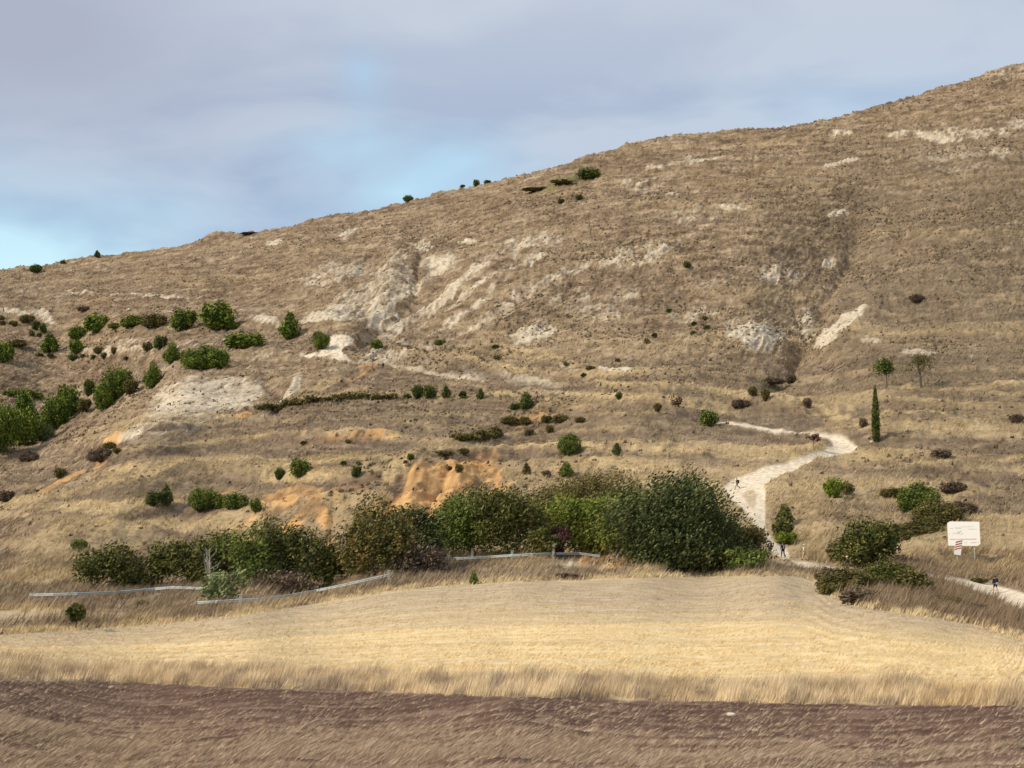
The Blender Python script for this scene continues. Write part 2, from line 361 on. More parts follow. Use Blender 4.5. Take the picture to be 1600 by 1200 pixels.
for e in [(750,720,40,8,8,.9),(455,772,60,10,14,.75),(430,832,55,8,12,1.0),(390,838,40,6,12,.8),(505,815,12,16,0,1.1),(512,845,10,12,0,.8),(98,757,55,8,32,1.15),(172,694,26,14,52,1.0),(155,725,20,6,40,.7),
          (385,652,18,9,20,.8),(560,686,80,6,4,.55),(822,652,50,6,6,.8),(350,777,40,6,6,.7),(800,662,30,5,0,.6),(935,882,60,12,0,.75),(870,868,60,6,0,.5),(640,795,60,20,0,.6),(690,812,60,20,0,.8),(760,745,34,22,0,.75),(450,795,60,16,12,.7),(400,815,50,8,12,.6),(600,805,30,20,0,.7),
          (470,745,40,10,0,.3),(540,770,50,14,10,.5),(300,780,60,10,10,.35),(480,800,60,20,10,.5),(560,585,60,12,20,.3),(760,770,50,30,0,.5)]:
    ell(clay, *e)
for e in [(130,850,170,26,0,.9),(330,822,110,14,4,1.0),(240,800,110,14,6,.85),(70,900,150,16,0,1.0),(150,800,90,12,6,.8),(260,850,60,16,0,.8),(680,697,100,12,8,.9),(640,730,70,9,36,.9),(470,753,80,7,4,.9),
          (500,602,50,10,20,.8),(560,612,80,9,0,.7),(780,582,130,6,-8,.7),(950,605,120,5,-7,.85),(1090,618,110,4,-6,.95),(1200,628,60,4,-4,.6),(1440,615,50,6,0,.8),(1420,662,60,5,0,.9),(1540,879,110,7,-3,1.1),
          (1450,868,80,7,0,.7),(1310,655,50,18,0,.6),(1250,700,50,12,10,.6),(1560,893,60,6,0,.9),(1300,905,30,10,0,.5),(300,735,200,12,4,.4),(900,690,200,10,0,.45),(1000,725,160,8,0,.45),(700,650,150,10,0,.35),
          (850,560,120,10,-8,.45),(1480,770,120,30,10,.35),(30,960,120,14,0,.9),(200,965,90,7,0,.6),(480,935,150,8,12,.4),(800,880,130,8,0,.5),(380,950,60,8,10,.5),(1000,893,40,5,0,.8)]:
    ell(straw, *e)
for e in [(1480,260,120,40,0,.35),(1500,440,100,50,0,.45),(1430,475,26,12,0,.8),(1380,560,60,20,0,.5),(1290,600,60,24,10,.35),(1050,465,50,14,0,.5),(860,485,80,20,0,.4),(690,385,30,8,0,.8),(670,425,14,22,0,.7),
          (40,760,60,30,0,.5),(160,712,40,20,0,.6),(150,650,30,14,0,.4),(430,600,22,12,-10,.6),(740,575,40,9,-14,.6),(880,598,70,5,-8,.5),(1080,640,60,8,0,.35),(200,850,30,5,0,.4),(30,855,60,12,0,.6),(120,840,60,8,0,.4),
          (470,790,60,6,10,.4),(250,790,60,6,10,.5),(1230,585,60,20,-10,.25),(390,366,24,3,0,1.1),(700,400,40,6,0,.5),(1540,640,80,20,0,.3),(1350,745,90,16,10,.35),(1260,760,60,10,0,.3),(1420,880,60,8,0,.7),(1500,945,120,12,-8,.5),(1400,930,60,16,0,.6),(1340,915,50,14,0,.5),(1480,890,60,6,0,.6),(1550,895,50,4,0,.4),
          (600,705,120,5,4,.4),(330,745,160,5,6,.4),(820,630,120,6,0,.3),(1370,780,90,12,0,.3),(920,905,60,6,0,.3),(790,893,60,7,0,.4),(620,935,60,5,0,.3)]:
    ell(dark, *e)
dull = sstep(1120, 1420, PU) * sstep(760, 640, PV) * sstep(120, 330, PV) * .55 + .25 * sstep(1250, 1500, PU) * sstep(620, 900, PV)  # right slope darkened in colour, painting shade on ground turned from the sun
for e in [(880,285,70,6,14,.9),(640,648,30,6,0,.3),(745,684,40,6,6,.8),(1500,640,60,20,0,.2),(1300,925,40,10,-10,.8),(1340,940,50,8,-10,.6),(1480,820,60,26,30,.5),(1420,835,70,14,0,.6),(60,545,60,10,0,.3),(1240,470,200,60,0,.15),
          (900,600,200,40,0,.15),(560,636,60,6,0,.4),(220,925,60,6,0,.3),(500,620,100,14,0,.2),(1210,600,50,14,0,.4),(920,270,24,8,0,.7)]:
    ell(green, *e)
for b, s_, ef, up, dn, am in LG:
    ef = ef * (.35 + .65 * sstep(420, 340, GD[b]))         # straw ribbon paints the lit tread of each bank, dark ribbon its shaded face
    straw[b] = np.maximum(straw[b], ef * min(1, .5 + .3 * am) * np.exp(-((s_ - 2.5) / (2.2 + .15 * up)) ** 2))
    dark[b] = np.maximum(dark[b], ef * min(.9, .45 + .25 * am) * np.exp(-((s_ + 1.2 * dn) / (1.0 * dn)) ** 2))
# break the patches up: clumps of grass over the bare ground, streaked along the slope
n1 = fbm(S / 5.0, T / 2.1, 4, 101, 0.62); n2 = fbm(S / 1.6, T / 0.7, 2, 131, 0.6)
brk = 0.62 * n1 + 0.38 * n2
n3 = vnoise(S / 0.9 + 9, T / 0.45, 151)
brkN = np.clip((0.38 * n1 + 0.27 * n2 + 0.20 * n3 + 0.15 * terr - 0.5) * 2.6 + 0.5, 0, 1)
def broken(m, hard=0.34, lo=0.0): return sstep(-hard, hard, m * 1.02 - 0.06 + lo - (1 - brkN)) * sstep(0.02, 0.30, m)
amb = sstep(0.60, 0.80, fbm(X / 30 + 3, Z / 12, 3, 203)) * far * 0.30
chalk_f = np.maximum(broken(chalk), broken(amb) * 0.6)
clay_f = np.maximum(broken(clay, 0.3, 0.08), sstep(.8, 1.02, clay)); straw_f = np.clip(broken(straw, 0.4) + .55 * nearh * sstep(.50, .62, terr_lo + .25 * (terr - .5)) + .22 * hill * sstep(.54, .68, terr), 0, 1)
DZ += (chalk_f * .9 * far + clay_f * .5) * (np.abs(fbm(S / 6, T / 1.8, 3, 151, .6) - .5) * -4 + .5)
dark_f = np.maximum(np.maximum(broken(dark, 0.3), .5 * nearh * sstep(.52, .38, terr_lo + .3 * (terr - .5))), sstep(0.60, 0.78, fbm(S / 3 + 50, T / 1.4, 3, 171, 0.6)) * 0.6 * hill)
green_f = broken(green, 0.3)
PATHS = [
 [(1128,764),(1150,747),(1200,730),(1260,717),(1292,705),(1302,697),(1292,688),(1262,680),(1215,672),(1145,662),(1120,657),(1145,657.5),(1215,667),(1272,678),(1312,687),(1342,700),(1332,710),(1310,717),(1272,723),(1240,735),(1216,745),(1192,760),(1197,775),(1196,800),(1196,826),(1212,846),(1232,862),(1236,872),(1222,872),(1205,860),(1190,838),(1180,825),(1165,803),(1150,790),(1132,777)],
 [(1236,874),(1262,878),(1300,884),(1345,888),(1400,892),(1450,897),(1500,903),(1545,912),(1600,926),(1750,957),(2040,1012),(2040,1044),(1750,986),(1600,955),(1560,938),(1515,917),(1470,904),(1400,898),(1340,894),(1296,890),(1250,884)],
 [(497,556),(514,545),(512,530),(532,527),(553,531),(550,540),(537,548),(533,555),(548,568),(530,569),(512,561),(470,560),(470,557)],
 [(545,567),(600,573),(680,585),(760,597),(760,600),(680,589),(600,578),(545,572)]]
ISLAND = [(1160, 770), (1176, 765), (1184, 772), (1183, 787), (1177, 794), (1169, 788)]
path = zero(); QU = (GU + 5 * wob2).astype(np.float32); QV = (GV + 3 * (fbm(X / 4, Z / 3, 2, 92) - 0.5)).astype(np.float32)
for i, p in enumerate(PATHS): polymask(path, p, (2.2, 2.0, 1.6, 1.2)[i], (1, 1, 1, .45)[i], QU, QV)
isl = zero(); polymask(isl, ISLAND, 3, 1.0, QU, QV); path *= 1 - 0.55 * isl
# tread cut slightly into the slope
soft = zero(); 
for p in PATHS[:2]: polymask(soft, p, 7, 1.0, GU, GV)
DZ = DZ * (1 - 0.85 * soft) - 0.15 * soft
# fields
soil_edge = np.interp(GU, [-450, 0, 400, 800, 1200, 1600, 2050], [1050, 1061, 1074, 1089, 1098, 1104, 1112])
strip_top = np.interp(GU, [-450, 0, 800, 1600, 2050], [1036, 1038, 1048, 1056, 1060])
ftop = np.interp(GU, [-450, 0, 110, 240, 330, 400, 500, 600, 700, 800, 1000, 1180, 1250, 1275, 1300, 1360, 1450, 1520, 1600, 2050],
                      [1000, 991, 984, 975, 966, 957, 942, 926, 915, 908, 902, 899, 899, 912, 934, 952, 964, 976, 1000, 1100])
ew = 3.0 * (fbm(X / 1.2, Y / 3, 3, 301) - 0.5)
soil = sstep(-2.5, 3.0, GV - soil_edge + 2.5 * ew)
stub = sstep(-2.2, 2.2, GV - ftop + 2.0 * ew) * (1 - soil)
stub2 = zero(); polymask(stub2, [(-300, 962), (0, 956), (120, 958), (235, 957), (180, 966), (90, 972), (0, 982), (-300, 990)], 3, 1.0, QU, QV)
DZ += (soil * sstep(24, 28, GD)) * (0.13 * (fbm(X / 0.5 - Y * 0.3, Y / 0.55, 3, 401, 0.6) - 0.5) + 0.03 * np.sin((Y + .10 * X) * 2 * math.pi / 1.7 + 1.2 * fbm(X / 20, Y / 9, 2, 411)))
swf = 0
DZ += stub * 0.07 * (fbm(X / 0.6 - Y * .4, Y / 0.8, 2, 421) - 0.5)
# swaths left by the harvester follow the upper edge of the field and curve away at the right
fld = (GV - ftop) / (np.maximum(strip_top - ftop, 20))
crv = fld * 9.0 + 1.6 * sstep(800, 1500, GU) * fld + 0.7 * fbm(X / 30, Y / 30, 2, 431)
swath = 0.5 + 0.5 * np.sin(crv * 2 * math.pi)
bandn = fbm(fld * 6 + 0.3 * wob, X / 160, 3, 441)
gold = np.interp(GU, [0, 400, 900, 1600], [.45, .5, .7, .6]) * sstep(0.42, 0.62, fld + 0.25 * (bandn - 0.5)) + 0.9 * (bandn - 0.45) + 0.22 * (swath - 0.5) + 0.5 * (fbm(fld * 34 + wob, X / 90, 2, 447) - 0.5) + 0.4 * (1 - sstep(0.0, 0.05, fld))
gold -= 0.30 * np.exp(-(((GU - 1080) / 260) ** 2 + ((GV - 950) / 40) ** 2))
gold = np.clip(gold + 0.22, 0, 1) * stub
DZ += stub * (.05 * np.sin(crv * 2 * math.pi) + .035 * np.sin(crv * 2 * math.pi * 3.7 + 1)) * sstep(.02, .1, fld)
Z = Z + DZ
# keep columns visible from below monotone enough, then drop behind the skyline
BR = 26; k = (np.arange(1, BR + 1) / BR) ** 2 * 420.0
dirx = X[-1] / Y[-1]
XB = X[-1][None] + dirx[None] * k[:, None]; YB = Y[-1][None] + k[:, None]; ZB = Z[-1][None] - 0.02 * k[:, None] - 0.00035 * k[:, None] ** 2
VX = np.concatenate([X, XB]); VY = np.concatenate([Y, YB]); VZ = np.concatenate([Z, ZB])
def ext(a): return np.concatenate([a, np.repeat(a[-1:], BR, 0)])
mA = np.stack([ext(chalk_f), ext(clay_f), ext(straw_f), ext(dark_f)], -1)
mB = np.stack([ext(path), ext(soil), ext(stub), ext(np.maximum(green_f, 0))], -1)
mC = np.stack([ext(gold), ext(np.clip(brk, 0, 1)), ext(np.clip(dull * (.55 + .9 * (brkN < .55) * 1.0), 0, 1)), ext(stub2)], -1)
RR, CC = VX.shape
PJU, PJV = project(X, Y, Z)          # where each point of the finished ground shows

def at(u, v):
    """point of the ground seen at a photo pixel"""
    c = int(np.clip(np.searchsorted(us, u), 1, len(us) - 1)); 
    if abs(us[c - 1] - u) < abs(us[c] - u): c -= 1
    col = PJV[:, c]; r = np.argmax(col <= v) if (col <= v).any() else len(col) - 1
    r = max(r, 1); return Vector((X[r, c], Y[r, c], Z[r, c])), r, c
def gz(x, y):
    """height of the ground under a point"""
    u = 800 + 0; cc = np.argmin(np.abs(X[0] / Y[0] - x / y)); r = int(np.clip(np.searchsorted(Y[:, cc], y), 0, NR - 1)); return Z[r, cc], r, cc

def ground_mat():
    m, t, b = new_mat('ground', 0.95); n = t.nodes; l = t.links
    tc = n.new('ShaderNodeTexCoord')
    def at_(name):
        a = n.new('ShaderNodeAttribute'); a.attribute_name = name; s = n.new('ShaderNodeSeparateColor'); l.new(a.outputs['Color'], s.inputs[0]); return s.outputs[0], s.outputs[1], s.outputs[2], a.outputs['Alpha']
    ch, cl, st, dk = at_('mA'); pa, so, sb, gr = at_('mB'); go, bk, hl, s2 = at_('mC')
    def nz(scale, sc=(1, 1, 1), detail=5, rot=(0, 0, 0), rough=0.6):
        mp = n.new('ShaderNodeMapping'); mp.inputs['Scale'].default_value = sc; mp.inputs['Rotation'].default_value = rot; l.new(tc.outputs['Object'], mp.inputs[0])
        q = n.new('ShaderNodeTexNoise'); q.inputs['Scale'].default_value = scale; q.inputs['Detail'].default_value = detail; q.inputs['Roughness'].default_value = rough; l.new(mp.outputs[0], q.inputs['Vector']); return q.outputs['Fac']
    def ramp(f, stops):
        r = n.new('ShaderNodeValToRGB'); l.new(f, r.inputs[0]); e = r.color_ramp.elements
        while len(e) < len(stops): e.new(0.5)
        for i, (p, c) in enumerate(stops): e[i].position = p; e[i].color = (*c, 1)
        return r.outputs[0]
    def mix(f, a, c, k=1.0):
        x = n.new('ShaderNodeMixRGB')
        if k != 1.0:
            mm = n.new('ShaderNodeMath'); mm.operation = 'MULTIPLY'; mm.inputs[1].default_value = k; l.new(f, mm.inputs[0]); f = mm.outputs[0]
        l.new(f, x.inputs[0])
        for i, q in ((1, a), (2, c)):
            if hasattr(q, 'links'): l.new(q, x.inputs[i])
            else: x.inputs[i].default_value = (*q, 1)
        return x.outputs[0]
    rot = (0, math.radians(37), 0)
    big = nz(0.035, (1, 1, 1.3), 4); mid = nz(0.35, (0.5, 0.8, 1.3), 5, rot); fine = nz(1.5, (0.45, 0.8, 1.5), 4, rot); tiny = nz(7, (1, 1, 1), 3)
    base = ramp(mid, [(0.33, (0.110, 0.076, 0.049)), (0.46, (0.198, 0.142, 0.092)), (0.56, (0.282, 0.210, 0.140)), (0.72, (0.43, 0.337, 0.232))])
    tone = ramp(big, [(0.35, (0.84, 0.80, 0.76)), (0.65, (1.10, 1.10, 1.08))])
    mu = n.new('ShaderNodeMixRGB'); mu.blend_type = 'MULTIPLY'; mu.inputs[0].default_value = 1; l.new(base, mu.inputs[1]); l.new(tone, mu.inputs[2]); c = mu.outputs[0]
    c = mix(hl, c, ramp(fine, [(0.3, (0.095, 0.073, 0.045)), (0.7, (0.20, 0.158, 0.105))]), 0.75)
    c = mix(gr, c, ramp(fine, [(0.3, (0.075, 0.075, 0.03)), (0.7, (0.19, 0.17, 0.075))]), 0.8)
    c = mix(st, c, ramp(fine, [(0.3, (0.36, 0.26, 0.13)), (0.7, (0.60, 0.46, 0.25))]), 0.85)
    c = mix(cl, c, ramp(mid, [(0.3, (0.40, 0.215, 0.085)), (0.55, (0.58, 0.335, 0.135)), (0.75, (0.66, 0.43, 0.20))]), 0.9)
    c = mix(ch, c, ramp(fine, [(0.3, (0.38, 0.31, 0.22)), (0.55, (0.60, 0.52, 0.39)), (0.75, (0.76, 0.69, 0.54))]), 0.9)
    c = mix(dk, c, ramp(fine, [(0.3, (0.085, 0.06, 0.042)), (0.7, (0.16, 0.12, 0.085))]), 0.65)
    # field: pale cut straw, golden swaths
    fine2 = nz(1.1, (0.35, 1.0, 1), 5, (0, 0, math.radians(-35)))
    sc = mix(go, ramp(fine2, [(0.3, (0.35, 0.265, 0.168)), (0.65, (0.54, 0.43, 0.285))]), ramp(fine2, [(0.3, (0.58, 0.43, 0.215)), (0.65, (0.78, 0.62, 0.36))]))
    c = mix(sb, c, sc); c = mix(s2, c, sc, 0.8)
    sn = nz(0.9, (0.3, 0.9, 1), 5, (0, 0, math.radians(-20))); band = nz(0.10, (0.12, 1.6, 1), 3)
    sl = ramp(sn, [(0.35, (0.078, 0.041, 0.028)), (0.52, (0.115, 0.066, 0.046)), (0.72, (0.24, 0.165, 0.115))])
    c = mix(so, c, sl)
    pn = nz(1.2, (1, 1, 1), 5)
    c = mix(pa, c, ramp(pn, [(0.34, (0.50, 0.41, 0.30)), (0.62, (0.78, 0.68, 0.52))]), 0.97)
    l.new(c, b.inputs['Base Color'])
    bp = n.new('ShaderNodeBump'); bp.inputs['Strength'].default_value = 0.7; bp.inputs['Distance'].default_value = 0.25; l.new(fine, bp.inputs['Height']); l.new(bp.outputs[0], b.inputs['Normal'])
    return m
GM = ground_mat()
rr, cc = np.meshgrid(np.arange(RR - 1), np.arange(CC - 1), indexing='ij')
quad = np.stack([rr * CC + cc, rr * CC + cc + 1, (rr + 1) * CC + cc + 1, (rr + 1) * CC + cc], -1).reshape(-1, 4)
fp = ext(path)[:-1, :-1].ravel() > 0.5; fs = ext(soil)[:-1, :-1].ravel() > 0.5; ft = (ext(stub)[:-1, :-1].ravel() > 0.5) & ~fs
AV = np.stack([VX, VY, VZ], -1).reshape(-1, 3); fA, fB, fC = mA.reshape(-1, 4), mB.reshape(-1, 4), mC.reshape(-1, 4)
def sheet(name, sel):
    q = quad[sel]; ids, inv = np.unique(q, return_inverse=True)
    me = np_mesh(name, AV[ids], inv.reshape(-1, 4), GM, True, {'mA': fA[ids], 'mB': fB[ids], 'mC': fC[ids]})
    return tag(linkobj(name, me), kind='structure')
sheet('hillside', ~fp & ~fs & ~ft); sheet('dirt_path', fp); sheet('ploughed_field', fs); sheet('stubble_field', ft)
# land all around, below the modelled ground
gxs = np.array([-6000, -1500, -400, -150, 0, 150, 400, 1500, 6000.]); gys = np.array([-6000, -800, -100, 45, 150, 1100, 2500, 9000.])
gx, gy = np.meshgrid(gxs, gys); gzz = np.where(gy <= 46, -1.5, -9.0)
q = np.array([[r * 9 + c, r * 9 + c + 1, (r + 1) * 9 + c + 1, (r + 1) * 9 + c] for r in range(7) for c in range(8)])
tag(linkobj('ground', np_mesh('ground', np.stack([gx, gy, gzz], -1).reshape(-1, 3), q, plain_mat('far_soil', (0.26, 0.19, 0.12), 0.95, 0.2, 0.05))), kind='structure')
# ------------------------------------------------------------------ plants
LEAN = np.array([0.72, 0.10, 0.62]); LEAN /= np.linalg.norm(LEAN)      # the wind comes from the left
def leaf_cloud(lobes, n, size, seed, lean=0.55, aspect=2.2, spray=0.0):
    """n leaf clumps spread through the given lobes: (x, y, z, rx, ry, rz, share)"""
    r = np.random.default_rng(seed); P = []; wts = np.array([l[6] if len(l) > 6 else l[3] * l[5] for l in lobes], float); wts /= wts.sum()
    for l, wt in zip(lobes, wts):
        k = max(3, int(n * wt)); d = r.normal(size=(k, 3)); d /= np.linalg.norm(d, axis=1)[:, None]
        rad = r.random(k) ** 0.42 * (1 + .16 * np.minimum(r.exponential(size=k), 2.5) * (r.random(k) < .3))
        # bumpy outline: sub-clumps stand out, gaps fall in
        bump = 1.0 + 0.34 * (vnoise(d[:, 0] * 2.3 + seed, d[:, 2] * 2.3 + d[:, 1] * 1.7, seed) - 0.5) + 0.22 * (vnoise(d[:, 0] * 5 + seed, d[:, 2] * 5 - d[:, 1] * 4, seed + 5) - 0.5)
        p = d * rad[:, None] * bump[:, None] * np.array(l[3:6]) + np.array(l[:3]); P.append(p)
    P = np.concatenate(P); k = len(P)
    if spray: P += LEAN * (r.random(k) ** 3)[:, None] * spray
    hole = fbm(P[:, 0] / (size * 5) + 31, P[:, 2] / (size * 4) + P[:, 1] / (size * 6), 2, seed + 9)
    keep = (hole > 0.32) | (r.random(k) < 0.35); P = P[keep]; k = len(P)
    a = r.normal(size=(k, 3)); a = a / np.linalg.norm(a, axis=1)[:, None] * (1 - lean) + LEAN * lean * r.choice([1, 1, 1, -0.4], k)[:, None]; a /= np.linalg.norm(a, axis=1)[:, None]
    b = np.cross(a, r.normal(size=(k, 3))); b /= np.linalg.norm(b, axis=1)[:, None]
    s = size * (0.6 + 0.8 * r.random(k))[:, None]
    V = np.stack([P - a * s * .5 * aspect ** .5, P + b * s * .5 / aspect ** .5, P + a * s * .5 * aspect ** .5, P - b * s * .5 / aspect ** .5], 1).reshape(-1, 3)
    clump = fbm(P[:, 0] / (size * 3.5), P[:, 2] / (size * 2.5) + P[:, 1] / (size * 3), 3, seed + 3)
    tone = np.clip(0.5 + 1.5 * (clump - 0.5) + 0.42 * (r.random(k) - 0.5), 0, 1)
    return V, np.arange(4 * k).reshape(-1, 4), np.repeat(tone, 4)
def tube(pts, radii, sides=6):
    V = []; Fc = []; pts = [Vector(p) for p in pts]
    for i, p in enumerate(pts):
        d = (pts[min(i + 1, len(pts) - 1)] - pts[max(i - 1, 0)]).normalized(); a = d.orthogonal().normalized(); b = d.cross(a)
        for s in range(sides):
            t = 2 * math.pi * s / sides; V.append(p + (a * math.cos(t) + b * math.sin(t)) * radii[i])
    for i in range(len(pts) - 1):
        for s in range(sides): Fc.append([i * sides + s, i * sides + (s + 1) % sides, (i + 1) * sides + (s + 1) % sides, (i + 1) * sides + s])
    return V, Fc
class MB:
    def __init__(s): s.v = []; s.f = []
    def add(s, vf):
        o = len(s.v); s.v += [Vector(x) for x in vf[0]]; s.f += [[i + o for i in q] for q in vf[1]]; return s
    def box(s, c, d, rot=None):
        c = Vector(c); o = len(s.v)
        for x in (-.5, .5):
            for y in (-.5, .5):
                for z in (-.5, .5):
                    p = Vector((x * d[0], y * d[1], z * d[2])); p = rot @ p if rot is not None else p; s.v.append(c + p)
        for q in ((0, 1, 3, 2), (4, 6, 7, 5), (0, 4, 5, 1), (2, 3, 7, 6), (0, 2, 6, 4), (1, 5, 7, 3)): s.f.append([i + o for i in q])
        return s
    def build(s, name, mat, parent=None, smooth=False):
        me = bpy.data.meshes.new(name); me.from_pydata([tuple(v) for v in s.v], [], s.f); me.materials.append(mat)
        for p in me.polygons: p.use_smooth = smooth
        me.update(); return linkobj(name, me, parent)
def limbs(h, spread, n, seed, r0, start=0.25, up=0.8, twig=3):
    """tapered trunk with forking limbs"""
    R = random.Random(seed); m = MB(); top = Vector((R.uniform(-.08, .12) * h, R.uniform(-.05, .05) * h, h * 0.8))
    tr = [Vector((0, 0, -0.25 * min(h, 2))), Vector((R.uniform(-.02, .02) * h, 0, h * .25)), Vector((top.x * .5, top.y * .5, h * .5)), top]
    m.add(tube(tr, [r0 * 1.25, r0, r0 * .65, r0 * .2]))
    for i in range(n):
        t = start + (0.95 - start) * (i + R.random()) / n; p = tr[1].lerp(top, max(0, (t - .25) / .75)) if t > .25 else tr[0].lerp(tr[1], t / .25)
        a = R.uniform(0, 2 * math.pi); ln = spread * R.uniform(.6, 1.1) * (1.1 - t * .5)
        d = Vector((math.cos(a), math.sin(a) * .8, up * R.uniform(.5, 1.3))).normalized()
        q = p + d * ln * .5 + Vector((0, 0, ln * .05)); e = p + d * ln + Vector((ln * .15, 0, ln * .15)); rr_ = r0 * .45 * (1.1 - t * .6)
        m.add(tube([p, q, e], [rr_, rr_ * .6, rr_ * .15], 5))
        for j in range(twig):
            s = p.lerp(e, R.uniform(.35, .95)); dd = (d + Vector((R.uniform(-.9, .9), R.uniform(-.9, .9), R.uniform(-.2, .9)))).normalized()
            m.add(tube([s, s + dd * ln * R.uniform(.25, .5)], [rr_ * .35, rr_ * .1], 4))
    return m
LM = {
 'pine': leaf_mat('pine_needles', (0.041, 0.072, 0.014), (0.122, 0.175, 0.026), (0.247, 0.281, 0.048)),
 'juniper': leaf_mat('juniper_leaves', (0.029, 0.048, 0.014), (0.083, 0.112, 0.026), (0.170, 0.187, 0.051)),
 'olive': leaf_mat('olive_scrub_leaves', (0.053, 0.048, 0.016), (0.133, 0.117, 0.036), (0.221, 0.186, 0.065)),
 'brown': leaf_mat('dry_scrub_twigs', (0.065, 0.047, 0.031), (0.150, 0.107, 0.073), (0.247, 0.189, 0.130)),
 'bright': leaf_mat('bright_leaves', (0.070, 0.109, 0.016), (0.178, 0.225, 0.028), (0.295, 0.333, 0.054)),
 'green': leaf_mat('green_leaves', (0.039, 0.066, 0.013), (0.119, 0.157, 0.030), (0.222, 0.252, 0.063)),
 'leafy': leaf_mat('broad_leaves', (0.030, 0.040, 0.011), (0.098, 0.107, 0.026), (0.233, 0.207, 0.064)),
 'ash': leaf_mat('pinnate_leaves', (0.041, 0.065, 0.011), (0.146, 0.180, 0.028), (0.318, 0.317, 0.063)),
 'silver': leaf_mat('silver_green_leaves', (0.017, 0.030, 0.009), (0.059, 0.079, 0.023), (0.178, 0.186, 0.073)),
 'rust': leaf_mat('rusty_leaves', (0.040, 0.045, 0.016), (0.130, 0.123, 0.034), (0.277, 0.178, 0.062)),
 'red': leaf_mat('dark_red_leaves', (0.031, 0.012, 0.016), (0.070, 0.028, 0.031), (0.124, 0.054, 0.054)),
 'pale': leaf_mat('pale_green_leaves', (0.070, 0.093, 0.039), (0.171, 0.202, 0.078), (0.295, 0.318, 0.139)),
 'cypress': leaf_mat('cypress_leaves', (0.038, 0.052, 0.013), (0.087, 0.102, 0.022), (0.145, 0.153, 0.037)),
 'redtwig': leaf_mat('reddish_dead_twigs', (0.075, 0.035, 0.025), (0.150, 0.075, 0.050), (0.220, 0.130, 0.090)),
}
BARK = plain_mat('bark', (0.11, 0.085, 0.065), 0.9, 0.3, 6); PALEBARK = plain_mat('bleached_bark', (0.34, 0.31, 0.26), 0.9, 0.2, 6)
PROTO = {}
def shrub_proto(mk, shape, seed, big=False):
    key = (mk, shape, seed, big)
    if key in PROTO: return PROTO[key]
    R = np.random.default_rng(seed * 7 + 1)
    if shape == 'round': lobes = [(0, 0, .46, .47, .42, .46)] + [(R.uniform(-.3, .3), R.uniform(-.25, .25), R.uniform(.25, .7), .24, .22, .24) for _ in range(5)]; n = 3600
    elif shape == 'cone': lobes = [(0, 0, .28, .46, .42, .30), (.02, 0, .50, .36, .34, .30), (0, 0, .74, .22, .2, .26), (R.uniform(-.15, .15), .05, .35, .42, .3, .26)]; n = 3600
    elif shape == 'wide': lobes = [(-.28, 0, .40, .26, .3, .40), (.0, .05, .48, .28, .3, .48), (.28, -.03, .42, .26, .3, .40), (.1, -.1, .3, .38, .3, .3), (-.1, -.1, .25, .42, .3, .25)]; n = 4200
    else: lobes = [(0, 0, .4, .5, .4, .42)]; n = 260
    if big: n = int(n * 3.2)
    V, Fq, tn = leaf_cloud(lobes, n, (0.043 if big else 0.078) if shape != 'tiny' else 0.2, seed, 0.35, 1.7)
    V[:, 2] = np.maximum(V[:, 2], -0.03); V[:, 0] = np.clip(V[:, 0], -.56, .56)
    crown = np_mesh('foliage', V, Fq, LM[mk], False, {'tone': tn})
    m = MB()
    for k in range(5):
        a = 1.26 * k + R.uniform(-.3, .3); m.add(tube([(0.03 * math.cos(a), 0.03 * math.sin(a), -.12), (.12 * math.cos(a), .12 * math.sin(a), .2), (.27 * math.cos(a), .24 * math.sin(a), .55)], [.022, .016, .006], 5))
    stem = bpy.data.meshes.new('stems'); stem.from_pydata([tuple(v) for v in m.v], [], m.f); stem.materials.append(BARK)
    PROTO[key] = (crown, stem); return PROTO[key]
def place(u, v, w, h):
    p, r, c = at(u, v); k = p.y / F; return p, w * k, h * k
cnt = 0
def shrub(name, mk, shape, u, v, w, h, label, group=None, cat='shrub'):
    """a bush standing where the photo shows it, its size measured on the spot"""
    global cnt; cnt += 1
    p, W, H = place(u, v, w, h); crown, stem = shrub_proto(mk, shape, 1 + cnt % 4, W > 4.2 and p.y < 420 and shape != 'tiny')
    p = p - Vector((0, 0, 0.03 * H))
    if max(w, h) >= 20 and shape != 'tiny':
        o = empty(name, p, 0); o.scale = (W * 1.02, (W + H) * .5, H * 1.04)
        linkobj('foliage', crown, o); linkobj('stems', stem, o)
    else:
        o = linkobj(name, crown); o.location = p; o.scale = (W * 1.08, (W + H) * .5, H * 1.1)
    o.rotation_euler[2] = 0
    return tag(o, label, cat, group)
PN = 'pine_tree'; GS = 'green_shrub'; DS = 'dry_shrub'
G1 = 'pines and bushes on the upper left slope'; G2 = 'small bushes on the pale ledge'; G3 = 'green shrubs on the lower slope'; G4 = 'brown scrub on the terraces'
